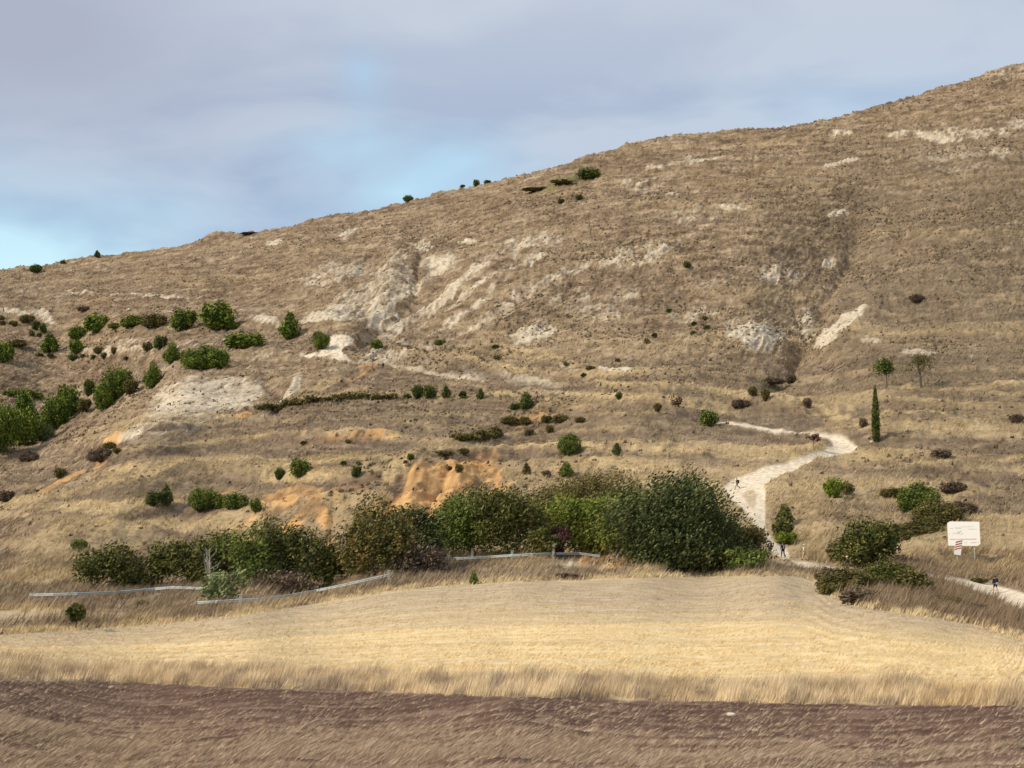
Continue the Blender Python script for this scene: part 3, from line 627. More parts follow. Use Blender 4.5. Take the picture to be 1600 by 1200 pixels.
SHR = [
 (PN,'pine','round',287,517,40,36,'rounded dark pine close against the left side of the biggest dome shaped pine',G1),
 (PN,'pine','round',338,516,60,46,'biggest dome shaped dark green pine on the upper left slope',G1),
 (PN,'pine','wide',364,514,22,11,'low dark green bush at the right foot of the biggest dome shaped pine',G1),
 (PN,'pine','wide',207,511,36,20,'low wide dark pine on the ridge, second clump left of the biggest dome shaped pine',G1),
 (PN,'olive','wide',241,513,36,24,'duller olive bush between the low ridge pine and the paired rounded pines',G1),
 (PN,'pine','wide',150,521,38,32,'dark sloping pine at the left end of the ridge above the pale ledge',G1),
 (PN,'pine','wide',120,529,26,21,'smaller dark bush downhill left of the sloping ridge pine',G1),
 (PN,'pine','wide',178,513,20,9,'flat green bush right of the sloping ridge pine',G1),
 (PN,'pine','cone',77,551,29,31,'conical dark pine standing alone left of the pale ledge',G1),
 (PN,'pine','round',118,553,26,22,'squat dark pine at the left end of the pale ledge',G1),
 (PN,'pine','wide',5,566,32,32,'dark green bush cut by the left picture edge under the grey ridge',G1),
 (PN,'olive','wide',27,543,28,13,'low olive bush above the dark bush at the left picture edge',G1),
 (GS,'juniper','round',250,547,20,24,'upright green shrub on the pale ledge below the ridge pines',G1),
 (GS,'olive','round',230,549,18,15,'faded olive shrub left of the upright shrub on the pale ledge',G1),
 (PN,'pine','cone',269,567,28,33,'pointed green pine below the ledge, left of the long leaning bush',G1),
 (PN,'olive','round',290,568,20,22,'dull green bush between the pointed pine and the long leaning bush',G1),
 (PN,'pine','wide',322,578,68,40,'long leaning green bush on the slope above the chalk face',G1),
 (PN,'pine','wide',381,544,60,28,'long low green bush climbing right above the chalk face',G1),
 (PN,'pine','cone',240,606,30,41,'tall oval pine at the upper left corner of the chalk face',G1),
 (PN,'juniper','round',140,619,19,28,'narrow dark shrub left of the tall twin crowned pine',G1),
 (PN,'pine','round',180,628,48,58,'tall twin crowned pine on the slope left of the chalk face',G1),
 (PN,'pine','round',160,641,32,44,'bushy pine in front of the tall twin crowned pine',G1),
 (PN,'olive','round',203,619,22,27,'dull green bush at the right foot of the tall twin crowned pine',G1),
 (PN,'pine','round',106,652,38,54,'rounded pine uphill of the large dark pines at the left edge',G1),
 (PN,'pine','round',86,672,46,58,'broad green pine right of the large dark pine mass',G1),
 (PN,'pine','cone',36,695,58,82,'large dark pine near the left edge, tallest of its clump',G1),
 (PN,'pine','round',2,706,50,84,'large dark pine cut by the left picture edge',G1),
 (GS,'pale','round',66,690,36,30,'pale grey green bush at the foot of the broad green pine',G1),
 (GS,'olive','round',131,646,20,22,'olive bush between the two groups of pines',G1),
 (GS,'pine','wide',15,620,24,10,'low green bush in the row above the large left pines, nearest the edge',G1),
 (GS,'pine','wide',38,619,28,11,'low green bush in the middle of the row above the large left pines',G1),
 (GS,'pine','wide',58,623,18,9,'low green bush at the right end of the row above the large left pines',G1),
 (GS,'olive','wide',42,505,22,13,'olive bush below the white streak near the left edge',G1),
 (GS,'olive','wide',20,509,13,8,'small olive bush just left of the bush below the white streak',G1),
 (GS,'olive','tiny',3,501,12,8,'upper of two small bushes touching the left edge',G1),
 (GS,'olive','tiny',3,510,12,8,'lower of two small bushes touching the left edge',G1),
 (GS,'juniper','round',56,516,11,16,'dark upright bush right of the bush below the white streak',G1),
 (GS,'juniper','round',67,521,12,15,'taller dark bush of the pair above the lone conical pine',G1),
 (GS,'juniper','tiny',50,526,9,10,'little dark bush left under the pair above the conical pine',G1),
 (GS,'juniper','tiny',61,526,8,7,'little dark bush under the pair above the conical pine',G1),
 (GS,'olive','tiny',62,558,11,7,'small olive bush on the ledge just left of the lone conical pine',G2),(GS,'olive','tiny',79,560,11,8,'small olive bush directly under the lone conical pine',G2),
 (GS,'juniper','round',114,563,14,10,'small dark round bush directly under the squat dark pine',G2),(GS,'olive','tiny',128,561,8,7,'small olive bush just right of the one under the squat pine',G2),
 (GS,'juniper','tiny',146,562,9,9,'smaller dark round bush of the touching pair on the pale ledge',G2),(GS,'juniper','round',163,563,12,10,'larger dark round bush in the middle of the pale ledge row',G2),
 (GS,'olive','round',154,553,17,12,'larger olive bush of the pair on the bright end of the ledge',G2),(GS,'olive','round',178,554,12,11,'smaller olive bush of the pair on the bright end of the ledge',G2),
 (GS,'juniper','tiny',198,563,9,7,'small dark bush at the right end of the pale ledge row',G2),
 (DS,'brown','wide',130,488,18,9,'brown low brush above the ridge pines'),
 (PN,'pine','cone',452,529,32,42,'lone oval dark pine left of the white track bend'),
 (PN,'juniper','round',497,532,19,14,'small dark pine behind the round pine beside the track bend'),
 (PN,'pine','round',502,546,25,28,'round dark pine on the edge of the white track bend'),
 (GS,'pine','round',587,545,22,15,'lone dark bush on the slope just right of the track bend'),
 (GS,'juniper','round',652,624,18,24,'taller left half of the green bush pair at the end of the dark hedge',G3),
 (GS,'juniper','round',671,624,24,21,'broad right half of the green bush pair at the end of the dark hedge',G3),
 (GS,'juniper','cone',697,624,15,18,'first small green bush right of the bush pair beyond the dark hedge',G3),
 (GS,'juniper','tiny',722,623,12,13,'second small green bush right of the bush pair beyond the dark hedge',G3),
 (GS,'juniper','cone',751,625,13,16,'third small green bush right of the bush pair beyond the dark hedge',G3),
 (GS,'juniper','tiny',635,624,11,10,'tiny dark bush between the hedge end and the green bush pair',G3),
 (GS,'green','wide',688,539,16,9,'small flat green bush on the streaked pale slope above the track',G3),
 (GS,'green','tiny',774,546,12,8,'upper of two small green bushes right of the streaked slope',G3),
 (GS,'green','tiny',777,562,11,8,'lower of two small green bushes right of the streaked slope',G3),
 (GS,'juniper','round',1074,418,13,10,'single dark green bush high on the middle of the hill'),
 (GS,'juniper','tiny',1045,489,9,8,'tiny green bush alone above the dotted row in mid slope'),
 (GS,'juniper','tiny',1084,510,9,8,'tiny dark bush left of the close pair in the dotted row beside the chalk patch','dotted bushes in mid slope'),(GS,'juniper','tiny',1102,502,9,8,'upper bush of the close pair in the dotted row beside the chalk patch','dotted bushes in mid slope'),
 (GS,'juniper','tiny',1105,516,9,8,'lower bush of the close pair in the dotted row beside the chalk patch','dotted bushes in mid slope'),(GS,'juniper','tiny',1083,524,9,8,'tiny dark bush lowest beneath the close pair of the dotted row','dotted bushes in mid slope'),
 (GS,'juniper','tiny',1022,528,9,8,'tiny dark bush far left of the close pair, above the row end','dotted bushes in mid slope'),(GS,'olive','tiny',1011,538,9,10,'tiny olive bush at the lower end of the dotted row'),
 (GS,'olive','tiny',964,566,8,7,'tiny bush above the short white scar in mid slope'),(GS,'olive','wide',922,578,13,7,'flat olive bush left of the short white scar'),
 (GS,'olive','tiny',912,591,9,8,'tiny bush above the straw coloured old track'),(GS,'olive','tiny',885,573,8,7,'tiny olive bush beside the faint white scar above the old track'),
 (GS,'juniper','cone',823,642,24,26,'upright dark green bush above the orange earth in mid picture',G3),
 (GS,'juniper','round',804,641,14,11,'low dark bush leaning on the upright bush above the orange earth',G3),
 (GS,'juniper','round',967,626,11,12,'small dark bush alone below the old track',G3),
 (DS,'olive','round',1028,646,12,14,'small olive bush left of the reddish dead shrub',G4),
 (GS,'green','round',1108,667,32,27,'rounded green bush left of the narrow upper track',G3),
 (DS,'brown','wide',1157,637,27,14,'dark brown flat bush below the old track end',G4),
 (DS,'olive','round',1176,620,15,15,'grey green bush of the thicket at the foot of the gully, left one',G4),
 (DS,'olive','round',1197,627,14,22,'grey green upright bush of the thicket at the foot of the gully',G4),
 (DS,'brown','wide',1205,605,40,11,'dark brown scrub arch at the foot of the gully',G4),
 (DS,'brown','round',1236,600,16,14,'brown bush right of the scrub arch below the gully',G4),
 (DS,'brown','round',1261,640,15,15,'brown bush on the bank above the narrow upper track',G4),
 (DS,'olive','wide',795,664,26,13,'dark olive bush at the left of the broken row above the orange earth',G4),
 (DS,'olive','wide',819,665,22,13,'second dark olive bush of the broken row above the orange earth',G4),
 (DS,'olive','round',853,662,16,13,'third dark olive bush of the broken row, with a gap before it',G4),
 (DS,'olive','wide',875,662,24,14,'fourth dark olive bush of the broken row, widest of its half',G4),
 (DS,'olive','wide',906,660,15,9,'last small olive bush of the broken row',G4),
 (DS,'olive','round',859,678,14,12,'olive bush under the broken row',G4),
 (DS,'brown','round',826,681,14,11,'brown bush under the broken row',G4),
 (GS,'green','round',889,712,42,35,'brightest rounded green bush in the middle of the lower slope',G3),
 (GS,'juniper','cone',964,712,15,18,'small dark upright bush right of the brightest rounded bush',G3),
 (GS,'green','cone',884,747,25,23,'green bush below the brightest rounded bush',G3),
 (DS,'olive','cone',822,742,13,18,'thin olive bush left of the green bush under the brightest one',G3),
 (DS,'brown','round',853,745,15,9,'small brown bush between the thin olive bush and the green bush',G3),
 (DS,'brown','round',1433,475,24,15,'dark brown bush on the right slope above the two small trees'),
 (DS,'brown','round',1349,669,14,15,'dark grey brown bush left of the cypress'),
 (GS,'juniper','round',240,793,24,26,'left half of the first green bush pair on the straw slope',G3),
 (GS,'juniper','cone',258,793,24,34,'taller right half of the first green bush pair on the straw slope',G3),
 (GS,'green','round',317,797,48,38,'largest rounded green bush on the straw slope',G3),
 (GS,'green','round',345,795,22,22,'small bush attached to the right of the largest straw slope bush',G3),
 (GS,'green','wide',367,794,36,26,'spreading green bush third along the straw slope',G3),
 (GS,'green','round',399,800,21,22,'round green bush at the right end of the straw slope row',G3),
 (GS,'green','round',123,863,23,20,'lone green bush above the left end of the tree belt',G3),
 (GS,'olive','round',95,747,23,17,'dark olive bush beside the yellow clay edge at left',G4),
 (DS,'brown','wide',160,722,44,24,'large brown bush under the yellow clay edge at left',G4),
 (DS,'brown','wide',45,722,30,18,'brown bush in the hollow under the left pines',G4),
 (DS,'olive','wide',170,703,20,12,'grey bush on top of the yellow clay edge',G4),
 (DS,'olive','round',183,711,15,9,'small grey bush right of the one on the yellow clay edge',G4),
 (DS,'brown','round',8,785,24,20,'brown bush in the hollow at the left picture edge',G4),
 (GS,'olive','wide',223,951,18,12,'low green grey bush under the first barrier',None),
 (GS,'juniper','round',437,752,14,19,'narrow dark bush left of the round bush above the orange bank',G3),
 (GS,'green','round',469,747,36,29,'round green bush above the orange bank in the left half',G3),
 (GS,'juniper','round',557,749,14,19,'small dark bush standing alone right of the round bush',G3),
 (GS,'juniper','tiny',536,729,10,9,'tiny bush above left of the lone small dark bush',G3),
 (GS,'juniper','tiny',560,728,9,8,'tiny bush right above the lone small dark bush',G3),
 (GS,'juniper','round',641,720,12,10,'small green bush above the bare orange mound',G3),
 (GS,'olive','tiny',633,725,7,6,'tiny olive bush left beneath the bush above the orange mound',G3),
 (DS,'olive','wide',690,715,34,10,'low olive brush along the bank above the orange mound',G4),
 (DS,'olive','wide',722,711,20,10,'olive brush at the right end of the bank above the mound',G4),
 (GS,'olive','round',717,740,14,13,'small olive bush growing on the orange mound',G4),
 (GS,'olive','tiny',702,735,8,8,'tiny olive bush on top of the orange mound',G4),
 (GS,'olive','tiny',474,697,12,7,'tiny olive bush on the terrace above the round bush',G4),
 (GS,'olive','tiny',544,694,10,7,'tiny olive bush on the terrace right of the tiny olive one',G4),
 (GS,'green','cone',740,914,15,20,'green weed clump on the bank under the barrier'),
 (DS,'brown','wide',885,905,34,11,'dark brown low bush on the reddish bank under the belt'),
 (GS,'juniper','wide',920,279,34,19,'dark bush close under the skyline of the hill'),
 (DS,'olive','tiny',880,288,40,8,'low dark scrub trailing left from the bush under the skyline'),
 (DS,'olive','tiny',838,299,44,6,'thin tail of scrub sloping down left under the skyline'),
 (GS,'juniper','round',876,319,10,9,'small dark bush left of two under the skyline scrub'),
 (GS,'juniper','round',905,313,12,9,'small dark bush right of two under the skyline scrub'),
 (GS,'juniper','wide',56,425,18,12,'dark bush on the skyline at the far left','bushes on the skyline'),
 (GS,'juniper','tiny',97,412,8,6,'tiny bush on the far left skyline between two others','bushes on the skyline'),
 (GS,'juniper','cone',152,402,10,10,'small bush on the left skyline above the ridge','bushes on the skyline'),
 (DS,'brown','tiny',388,367,26,4,'thin dark scrub ledge on the skyline bump','bushes on the skyline'),
 (GS,'juniper','round',638,314,15,12,'round airy bush alone on the skyline in mid picture','bushes on the skyline'),
 (GS,'juniper','round',744,287,11,11,'taller bush of the trio on the rising skyline','bushes on the skyline'),
 (GS,'juniper','tiny',762,285,11,7,'low bush of the trio on the rising skyline, last one','bushes on the skyline'),
 (GS,'juniper','tiny',723,292,8,5,'lowest first bush of the trio on the rising skyline','bushes on the skyline'),
 (GS,'bright','round',1303,777,32,32,'yellow green bush right of the white track'),
 (DS,'olive','round',1325,774,22,20,'dull bush touching the yellow green bush on its right'),
 (DS,'olive','wide',1398,776,42,15,'low dark olive bush at the top of the green hollow'),
 (GS,'green','wide',1436,800,62,46,'leaning green bush in the hollow left of the white sign'),
 (DS,'olive','wide',1464,826,72,48,'dark olive bush under the leaning green bush left of the sign'),
 (DS,'olive','wide',1395,848,60,26,'dark olive scrub between the large bush and the hollow'),
 (GS,'leafy','round',1357,888,96,82,'large dark bush beside the path left of the white sign'),
 (DS,'olive','wide',1320,878,50,40,'dull scrub at the left foot of the large bush by the path'),
 (DS,'leafy','wide',1388,916,76,44,'low dark bush in the path bank below the large bush'),
 (DS,'olive','wide',1424,930,60,40,'grey brown bush right below the low dark bank bush'),
 (DS,'olive','wide',1322,930,84,44,'green brown scrub on the right corner of the stubble field'),
 (DS,'brown','wide',1345,945,60,26,'brown scrub along the field corner bank'),
 (GS,'leafy','round',1224,846,32,40,'dark green tree like bush between white track and hikers'),
 (GS,'leafy','cone',1226,822,30,32,'top of the dark thicket right of the white track'),
 (GS,'bright','round',1229,850,34,20,'yellowish bush at the foot of the thicket above the hikers'),
 (DS,'brown','wide',1470,716,30,16,'dark brown bush on the rough slope below the cypress'),
 (DS,'brown','wide',1490,770,40,18,'brown scrub above the leaning green bush at right'),
 (DS,'brown','wide',1525,962,40,20,'dark scrub clump in the tall dry grass by the path'),
 (DS,'olive','wide',1530,912,26,9,'dark low bush beside the right hand hiker',None),
 (DS,'olive','wide',1432,838,80,24,'flat olive scrub joining the large bush by the path to the hollow'),
 (DS,'olive','wide',1372,908,70,20,'dark olive scrub strip on the path bank under the large bush'),
 (DS,'brown','wide',1296,912,44,26,'brown brush at the tip of the stubble field'),
 (DS,'brown','wide',1500,806,50,24,'brown brush uphill of the white information board'),
 (DS,'olive','wide',1470,948,60,18,'flat olive brown scrub in the tall grass before the path'),
 (DS,'brown','round',1590,662,24,16,'dark brown bush at the right picture edge above the slope'),
]
DS_GROUPS = {}
for s in SHR:
    name, mk, shape, u, v, w_, h_, lab = s[:8]; grp = s[8] if len(s) > 8 else None
    shrub(name, mk, shape, u, v, w_, h_, lab, grp, 'pine tree' if name == PN else 'shrub')
# long dark hedge on the terrace, one plant after the other grown together
def crown_thing(name, parts, loc, label, cat, group=None):
    o = empty(name, loc); tag(o, label, cat, group)
    for nm, me in parts: linkobj(nm, me, o) if not isinstance(me, MB) else me.build(nm, BARK, o)
    return o
for (pts, hpx, mk, lab) in [([(402, 641), (440, 638), (480, 632), (520, 627), (560, 624), (620, 624)], 13, 'olive', 'long dark green hedge along the terrace below the white track bend'),
                        ([(712, 690), (745, 687), (778, 681)], 14, 'olive', 'short dark hedge strip on the terrace right of the middle')]:
    P3 = [place(u, v, 1, hpx) for u, v in pts]; base = P3[0][0]; lobes = []
    for (a, _, ha), (b, _, hb) in zip(P3[:-1], P3[1:]):
        ln = (b - a).length; k = max(2, int(ln / 1.6))
        for j in range(k):
            q = a.lerp(b, (j + .5) / k) - base; hh = ha * random.Random(j * 7 + int(a.x)).uniform(.55, 1.1)
            lobes.append((q.x, q.y, q.z + hh * .4, ln / k * .8, .9, hh * .55, 1))
    V, Fq, tn = leaf_cloud(lobes, 900 * len(pts), 0.42, 77, 0.3, 1.6)
    o = linkobj('hedge', np_mesh('hedge', V, Fq, LM[mk], False, {'tone': tn})); o.location = base; tag(o, lab, 'hedge', 'hedges on the terraces')

# the belt of trees behind the barriers, each with its own trunk and crown
def tree(name, u, v, w, h, mk, label, seed, group=None, dens=1.0, base=0.03, leaf=0.23, nlobe=9, lean=0.6, tilt=0.0, cat='tree', spread=1.0, back=0.0):
    p, W, H = place(u, v, w * 1.22, h * (1.03 if u < 530 else 1.12)); p = p + Vector((0, back, 0)); R = random.Random(seed); lobes = []
    for i in range(nlobe):
        z = base + (1 - base) * R.uniform(.10, .80); half = .5 * math.sqrt(max(.12, 1 - ((z - .45) / .62) ** 2))
        x = R.uniform(-1, 1) * half * .66; s = R.uniform(.20, .31)
        lobes.append(((x + tilt * (z - .4)) * W * 1.12, R.uniform(-.3, .3) * W * .6, z * H, s * W * spread, s * W * .9, s * H * .85))
    lobes.append((0, 0, (.5 + base * .4) * H, .36 * W, .3 * W, .36 * H, .36 * W * .36 * H * 1.6))
    n = int(118 * W * H * dens / (leaf / .26) ** 2)
    V, Fq, tn = leaf_cloud(lobes, n, leaf, seed, lean, 2.4, 0.5)
    V[:, 2] = np.maximum(V[:, 2], .03 * H)
    o = empty(name, p - Vector((0, 0, .1))); tag(o, label, cat, group)
    linkobj('crown', np_mesh('crown', V, Fq, LM[mk], False, {'tone': tn}), o)
    limbs(H * .85, W * .42, 9, seed, .018 * H + .05, .12, .8, 3).build('trunk', BARK, o)
    return o
BG = 'trees of the belt behind the barriers'
TREES = [
 ('broadleaf_tree',176,922,88,78,'leafy','leafy tree at the left end of the belt, overhanging the first barrier',21,dict(base=.06)),
 ('bare_thicket',214,920,60,56,'olive','half bare brownish thicket next to the first tree of the belt',22,dict(dens=.45, leaf=.22)),
 ('broadleaf_tree',252,918,64,70,'leafy','small tree above the first barrier, between bare thicket and the dead trunk',23,dict(base=.06)),
 ('broadleaf_tree',292,917,74,78,'leafy','broad dark tree left of the bleached dead trunk',24,dict(base=.06)),
 ('broadleaf_tree',338,910,84,84,'leafy','wide tree directly behind the bleached dead trunk',25,{}),
 ('broadleaf_tree',395,922,84,86,'green','tree with a rounded top right of the bleached dead trunk',26,dict(dens=.9)),
 ('broadleaf_tree',455,924,110,104,'leafy','big dark tree with brown base above the second barrier',27,dict(nlobe=12)),
 ('broadleaf_tree',508,915,50,70,'leafy','narrow tree filling the right side of the big dark one',28,{}),
 ('brown_thicket',440,929,120,36,'brown','brown twiggy undergrowth at the foot of the big dark tree',29,dict(base=0, dens=.6, leaf=.2)),
 ('rusty_tree',582,900,104,108,'rust','tall tree with a rust tinged top beside the bare orange gully',30,dict(nlobe=12, dens=1.1)),
 ('broadleaf_tree',560,897,70,56,'leafy','dark lower tree at the foot of the rust tinged one',31,{}),
 ('silver_tree',655,884,78,86,'silver','grey green tree between the rust tinged tree and the orange mound',32,dict(dens=.9)),
 ('brown_shrub',650,898,88,44,'brown','brown leafless bush at the left end of the third barrier',33,dict(base=0, dens=.9, leaf=.2)),
 ('broadleaf_tree',735,872,110,98,'green','spreading green tree in front of the right part of the orange mound',34,dict(nlobe=12)),
 ('broadleaf_tree',790,870,90,104,'leafy','dark green tree above the posts of the third barrier',35,dict(nlobe=11)),
 ('olive_thicket',845,850,90,88,'olive','dull olive tree behind the dark red shrub',36,dict(dens=.8, leaf=.24, back=6)),
 ('olive_thicket',920,812,120,74,'olive','pale olive thicket rising behind the light green tree',37,dict(dens=.7, leaf=.24, back=8)),
 ('broadleaf_tree',842,869,50,44,'leafy','low dark bush left of the dark red shrub',38,dict(base=.05)),
 ('red_shrub',864,869,36,42,'red','dark red leaved shrub behind the third barrier',39,dict(base=.05)),
 ('pinnate_tree',915,869,110,84,'ash','light green feathery tree above the right end of the third barrier',40,dict(nlobe=14, lean=.75, leaf=.24, base=.08)),
 ('pinnate_tree',965,875,80,94,'ash','taller feathery green tree leaning on the big dark tree',41,dict(nlobe=12, lean=.75, leaf=.24, base=.05)),
 ('silver_tree',1050,893,172,142,'silver','largest dark tree of the belt, with silvery leaf tips',42,dict(nlobe=18, lean=.7, leaf=.24, dens=.95, base=.03)),
 ('broadleaf_tree',985,872,124,118,'leafy','broad dark tree filling the left shoulder of the largest one',49,dict(nlobe=14, base=.04, back=5)),
 ('broadleaf_tree',705,872,70,78,'leafy','dark tree closing the belt right of the brown leafless bush',50,dict(base=.04, back=3)),
 ('silver_tree',1020,889,90,96,'silver','dark lower tree in front of the left side of the largest one',43,dict(nlobe=11, lean=.7, leaf=.23, base=.02)),
 ('broadleaf_tree',1112,889,80,108,'leafy','dark tree sloping down from the largest one towards the track',44,dict(nlobe=12, base=.02, tilt=-.35)),
 ('olive_thicket',1165,885,50,66,'rust','olive brown thicket at the right end of the belt beside the track',45,dict(base=.02)),
 ('bramble_bank',1105,895,190,52,'leafy','low green brambles along the foot of the largest tree',46,dict(base=0, nlobe=16, dens=1.1, cat='shrub')),
 ('bramble_bank',1168,894,60,34,'green','low green brambles beside the hikers at the end of the belt',47,dict(base=0, cat='shrub')),
 ('pale_tree',350,941,62,50,'pale','pale green drooping bush hiding the start of the second barrier',48,dict(base=.02, lean=.8, dens=.8, cat='shrub')),
]
for nm, u, v, w_, h_, mk, lab, sd_, kw in TREES:
    kw = dict(kw); cat = kw.pop('cat', 'tree' if 'tree' in nm else 'shrub')
    tree(nm, u, v, w_, h_, mk, lab, sd_, BG, cat=cat, **kw)
def bare_tree(name, u, v, h, w, label, seed, mat, group=None, n=14, r=.07, dens=0, mk=None, cat='tree', leaf=.25, front=0):
    p, W, H = place(u, v, w, h); p = p - Vector((0, front, 0)); o = empty(name, p - Vector((0, 0, .1))); tag(o, label, cat, group)
    limbs(H * 1.15, W * .52, n, seed, r, .2, .9, 4).build('trunk', mat, o)
    if mk:
        R = random.Random(seed); lobes = [(R.uniform(-.36, .36) * W, R.uniform(-.25, .25) * W, R.uniform(.5, .9) * H, .2 * W, .2 * W, .13 * H) for _ in range(8)]
        V, Fq, tn = leaf_cloud(lobes, int(dens), leaf, seed, .3, 1.8); linkobj('crown', np_mesh('crown', V, Fq, LM[mk], False, {'tone': tn}), o)
    return o
bare_tree('dead_tree', 338, 924, 74, 44, 'bleached dead trunk with bare branches in front of the belt', 51, PALEBARK, n=18, r=.13, front=3)
bare_tree('dead_tree', 1078, 880, 108, 54, 'pale bare trunk and branches standing in the largest dark tree', 52, PALEBARK, n=12, r=.14, front=8)
bare_tree('reddish_shrub', 1058, 657, 40, 26, 'reddish leafless upright shrub left of the rounded green bush', 53, BARK, n=16, r=.05, dens=420, mk='redtwig', cat='shrub', leaf=.3)
bare_tree('reddish_shrub', 1271, 703, 29, 22, 'reddish dead bush on the inner side of the track bend', 54, BARK, n=16, r=.05, dens=380, mk='redtwig', cat='shrub', leaf=.28)
bare_tree('almond_tree', 1439, 607, 58, 52, 'nearly bare almond like tree with forked trunk on the right slope', 55, BARK, n=18, r=.22, dens=1100, mk='olive', leaf=.26)
def small_tree(u, v, w, h, lab, seed, mk, crown_c, crown_r, n, rr_=.12):
    p, W, H = place(u, v, w, h); o = empty('small_tree', p - Vector((0, 0, .1))); tag(o, lab, 'tree')
    limbs(H * .9, W * .35, 8, seed, rr_, .5, .7, 3).build('trunk', BARK, o)
    lobes = [((crown_c[0] + a) * W, b * W, (crown_c[1] + c) * H, crown_r[0] * W, crown_r[0] * W * .8, crown_r[1] * H) for a, b, c in ((-.18, 0, 0), (.12, .1, .06), (0, -.12, .1), (.2, 0, -.03), (-.05, .1, -.06))]
    V, Fq, tn = leaf_cloud(lobes, n, .3, seed, .35, 1.7); linkobj('crown', np_mesh('crown', V, Fq, LM[mk], False, {'tone': tn}), o)
small_tree(1386, 607, 34, 46, 'small tree with a flat green crown and thin trunk behind the cypress', 61, 'green', (-.10, .74), (.34, .22), 1500)
small_tree(118, 984, 32, 40, 'young tree with a round crown standing in the stubble at left', 62, 'leafy', (0, .66), (.26, .22), 1300, .07)
# cypress
p, W, H = place(1369, 691, 13, 88); o = empty('cypress_tree', p - Vector((0, 0, .1))); tag(o, 'tall narrow dark green cypress alone on the right slope', 'tree')
lobes = [(0, 0, H * t, W * .47 * f, W * .47 * f, H * .09) for t, f in ((.06, .72), (.13, .92), (.22, 1), (.31, 1.02), (.40, 1), (.49, .95), (.58, .88), (.67, .76), (.76, .6), (.85, .42), (.92, .24))]
V, Fq, tn = leaf_cloud(lobes, 7000, .26, 71, 0.0, 2.0); linkobj('crown', np_mesh('crown', V, Fq, LM['cypress'], False, {'tone': tn}), o)
MB().add(tube([(0, 0, -.5), (0, 0, H * .3), (0, 0, H * .9)], [.22, .16, .03])).build('trunk', BARK, o)
# ------------------------------------------------------------------ grass, stubble and tussocks: nobody could count them
def tint_mat(name):
    m, t, b = new_mat(name, 0.9); a = t.nodes.new('ShaderNodeAttribute'); a.attribute_name = 'tint'; t.links.new(a.outputs['Color'], b.inputs['Base Color']); return m
TM = tint_mat('dry_grass_blades')
def lerp(a, b, t): return np.asarray(a) + (np.asarray(b) - np.asarray(a)) * np.asarray(t)[..., None]
def turf_colour(r, c, k):
    R = rng.random(k); t = np.clip(0.5 + 1.6 * (fbm(X[r, c] / 12, Z[r, c] / 7, 3, 501) - .5) + .5 * (R - .5), 0, 1)
    col = lerp((.155, .112, .070), (.48, .378, .245), t); col = lerp(col, (.15, .118, .075), .7 * np.clip(dull[r, c], 0, 1))
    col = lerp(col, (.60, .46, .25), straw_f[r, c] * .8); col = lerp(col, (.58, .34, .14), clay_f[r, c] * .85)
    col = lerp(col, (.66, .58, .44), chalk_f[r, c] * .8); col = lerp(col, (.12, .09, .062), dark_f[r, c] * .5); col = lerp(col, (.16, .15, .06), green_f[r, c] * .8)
    return col
def blades(name, weight, k, hr, wr, lean, colour, nb=3, spread=.25, kind_label=None, arch=False):
    wf = weight.ravel(); cdf = np.cumsum(wf); idx = np.searchsorted(cdf, rng.random(k) * cdf[-1]); r, c = np.unravel_index(idx, weight.shape)
    r = np.clip(r, 0, NR - 2); c = np.clip(c, 0, len(us) - 2); fr, fc = rng.random(k), rng.random(k)
    def bi(A): return (A[r, c] * (1 - fr) + A[r + 1, c] * fr) * (1 - fc) + (A[r, c + 1] * (1 - fr) + A[r + 1, c + 1] * fr) * fc
    P = np.stack([bi(X), bi(Y), bi(Z)], -1); col = colour(r, c, k)
    h = (hr[0] + (hr[1] - hr[0]) * rng.random(k) ** 1.5) * (.25 + 1.5 * fbm(P[:, 0] / max(.5, hr[1] * 1.6), P[:, 1] / 3, 3, 901)); wd = wr[0] + (wr[1] - wr[0]) * rng.random(k)
    VV, CC_ = [], []
    for b in range(nb):
        o = (rng.random((k, 3)) - .5) * spread; o[:, 2] = -0.02
        ang = rng.random(k) * math.pi; side = np.stack([np.cos(ang), np.sin(ang) * .6, 0 * ang], -1) * wd[:, None] * .5
        hh = h * (.6 + .6 * rng.random(k)); ln = lean * (.3 + 1.1 * rng.random(k))
        tip = np.stack([hh * ln, (rng.random(k) - .5) * hh * .5, hh], -1); B = P + o
        VV.append(np.stack([B - side, B + side, B + tip], 1)); CC_.append(np.repeat((col * (.82 + .36 * rng.random(k))[:, None])[:, None], 3, 1))
    V = np.concatenate(VV).reshape(-1, 3); Cc = np.concatenate(CC_).reshape(-1, 3); Cc = np.concatenate([Cc, np.ones((len(Cc), 1))], 1)
    me = np_mesh(name, V, np.arange(len(V)).reshape(-1, 3), TM, False, {'tint': Cc}); o = linkobj(name, me)
    return tag(o, kind_label, 'grass', None, 'stuff')
inview = ((GU > -135) & (GU < 1770)).astype(np.float32)
pw = zero(); pq = [(u_, v_ + 6) for u_, v_ in PATHS[1]]; polymask(pw, pq, 9, 1.0, GU, GV); polymask(pw, [(1180, 815), (1200, 812), (1245, 868), (1262, 884), (1215, 890), (1190, 850)], 3, 1.0, GU, GV)
notpath = (1 - sstep(0.15, 0.5, path)) * (1 - .93 * sstep(.25, .6, pw))
onhill = inview * notpath * (1 - stub) * (1 - soil) * (1 - .85 * stub2)
barec = np.clip(1 - .92 * chalk_f - .9 * clay_f, .02, 1)
clumps = .25 + sstep(.42, .62, fbm(X / 3, Y / 6, 3, 601))
w1 = onhill * (GD > 138) * (1 - sstep(300, 350, GD)) * np.clip(barec, .05, 1) * clumps
blades('hillside_grass', w1, 106000, (.22, .75), (.05, .16), .75, turf_colour, 3, .35, 'dry tan grass covering the lower hillside')
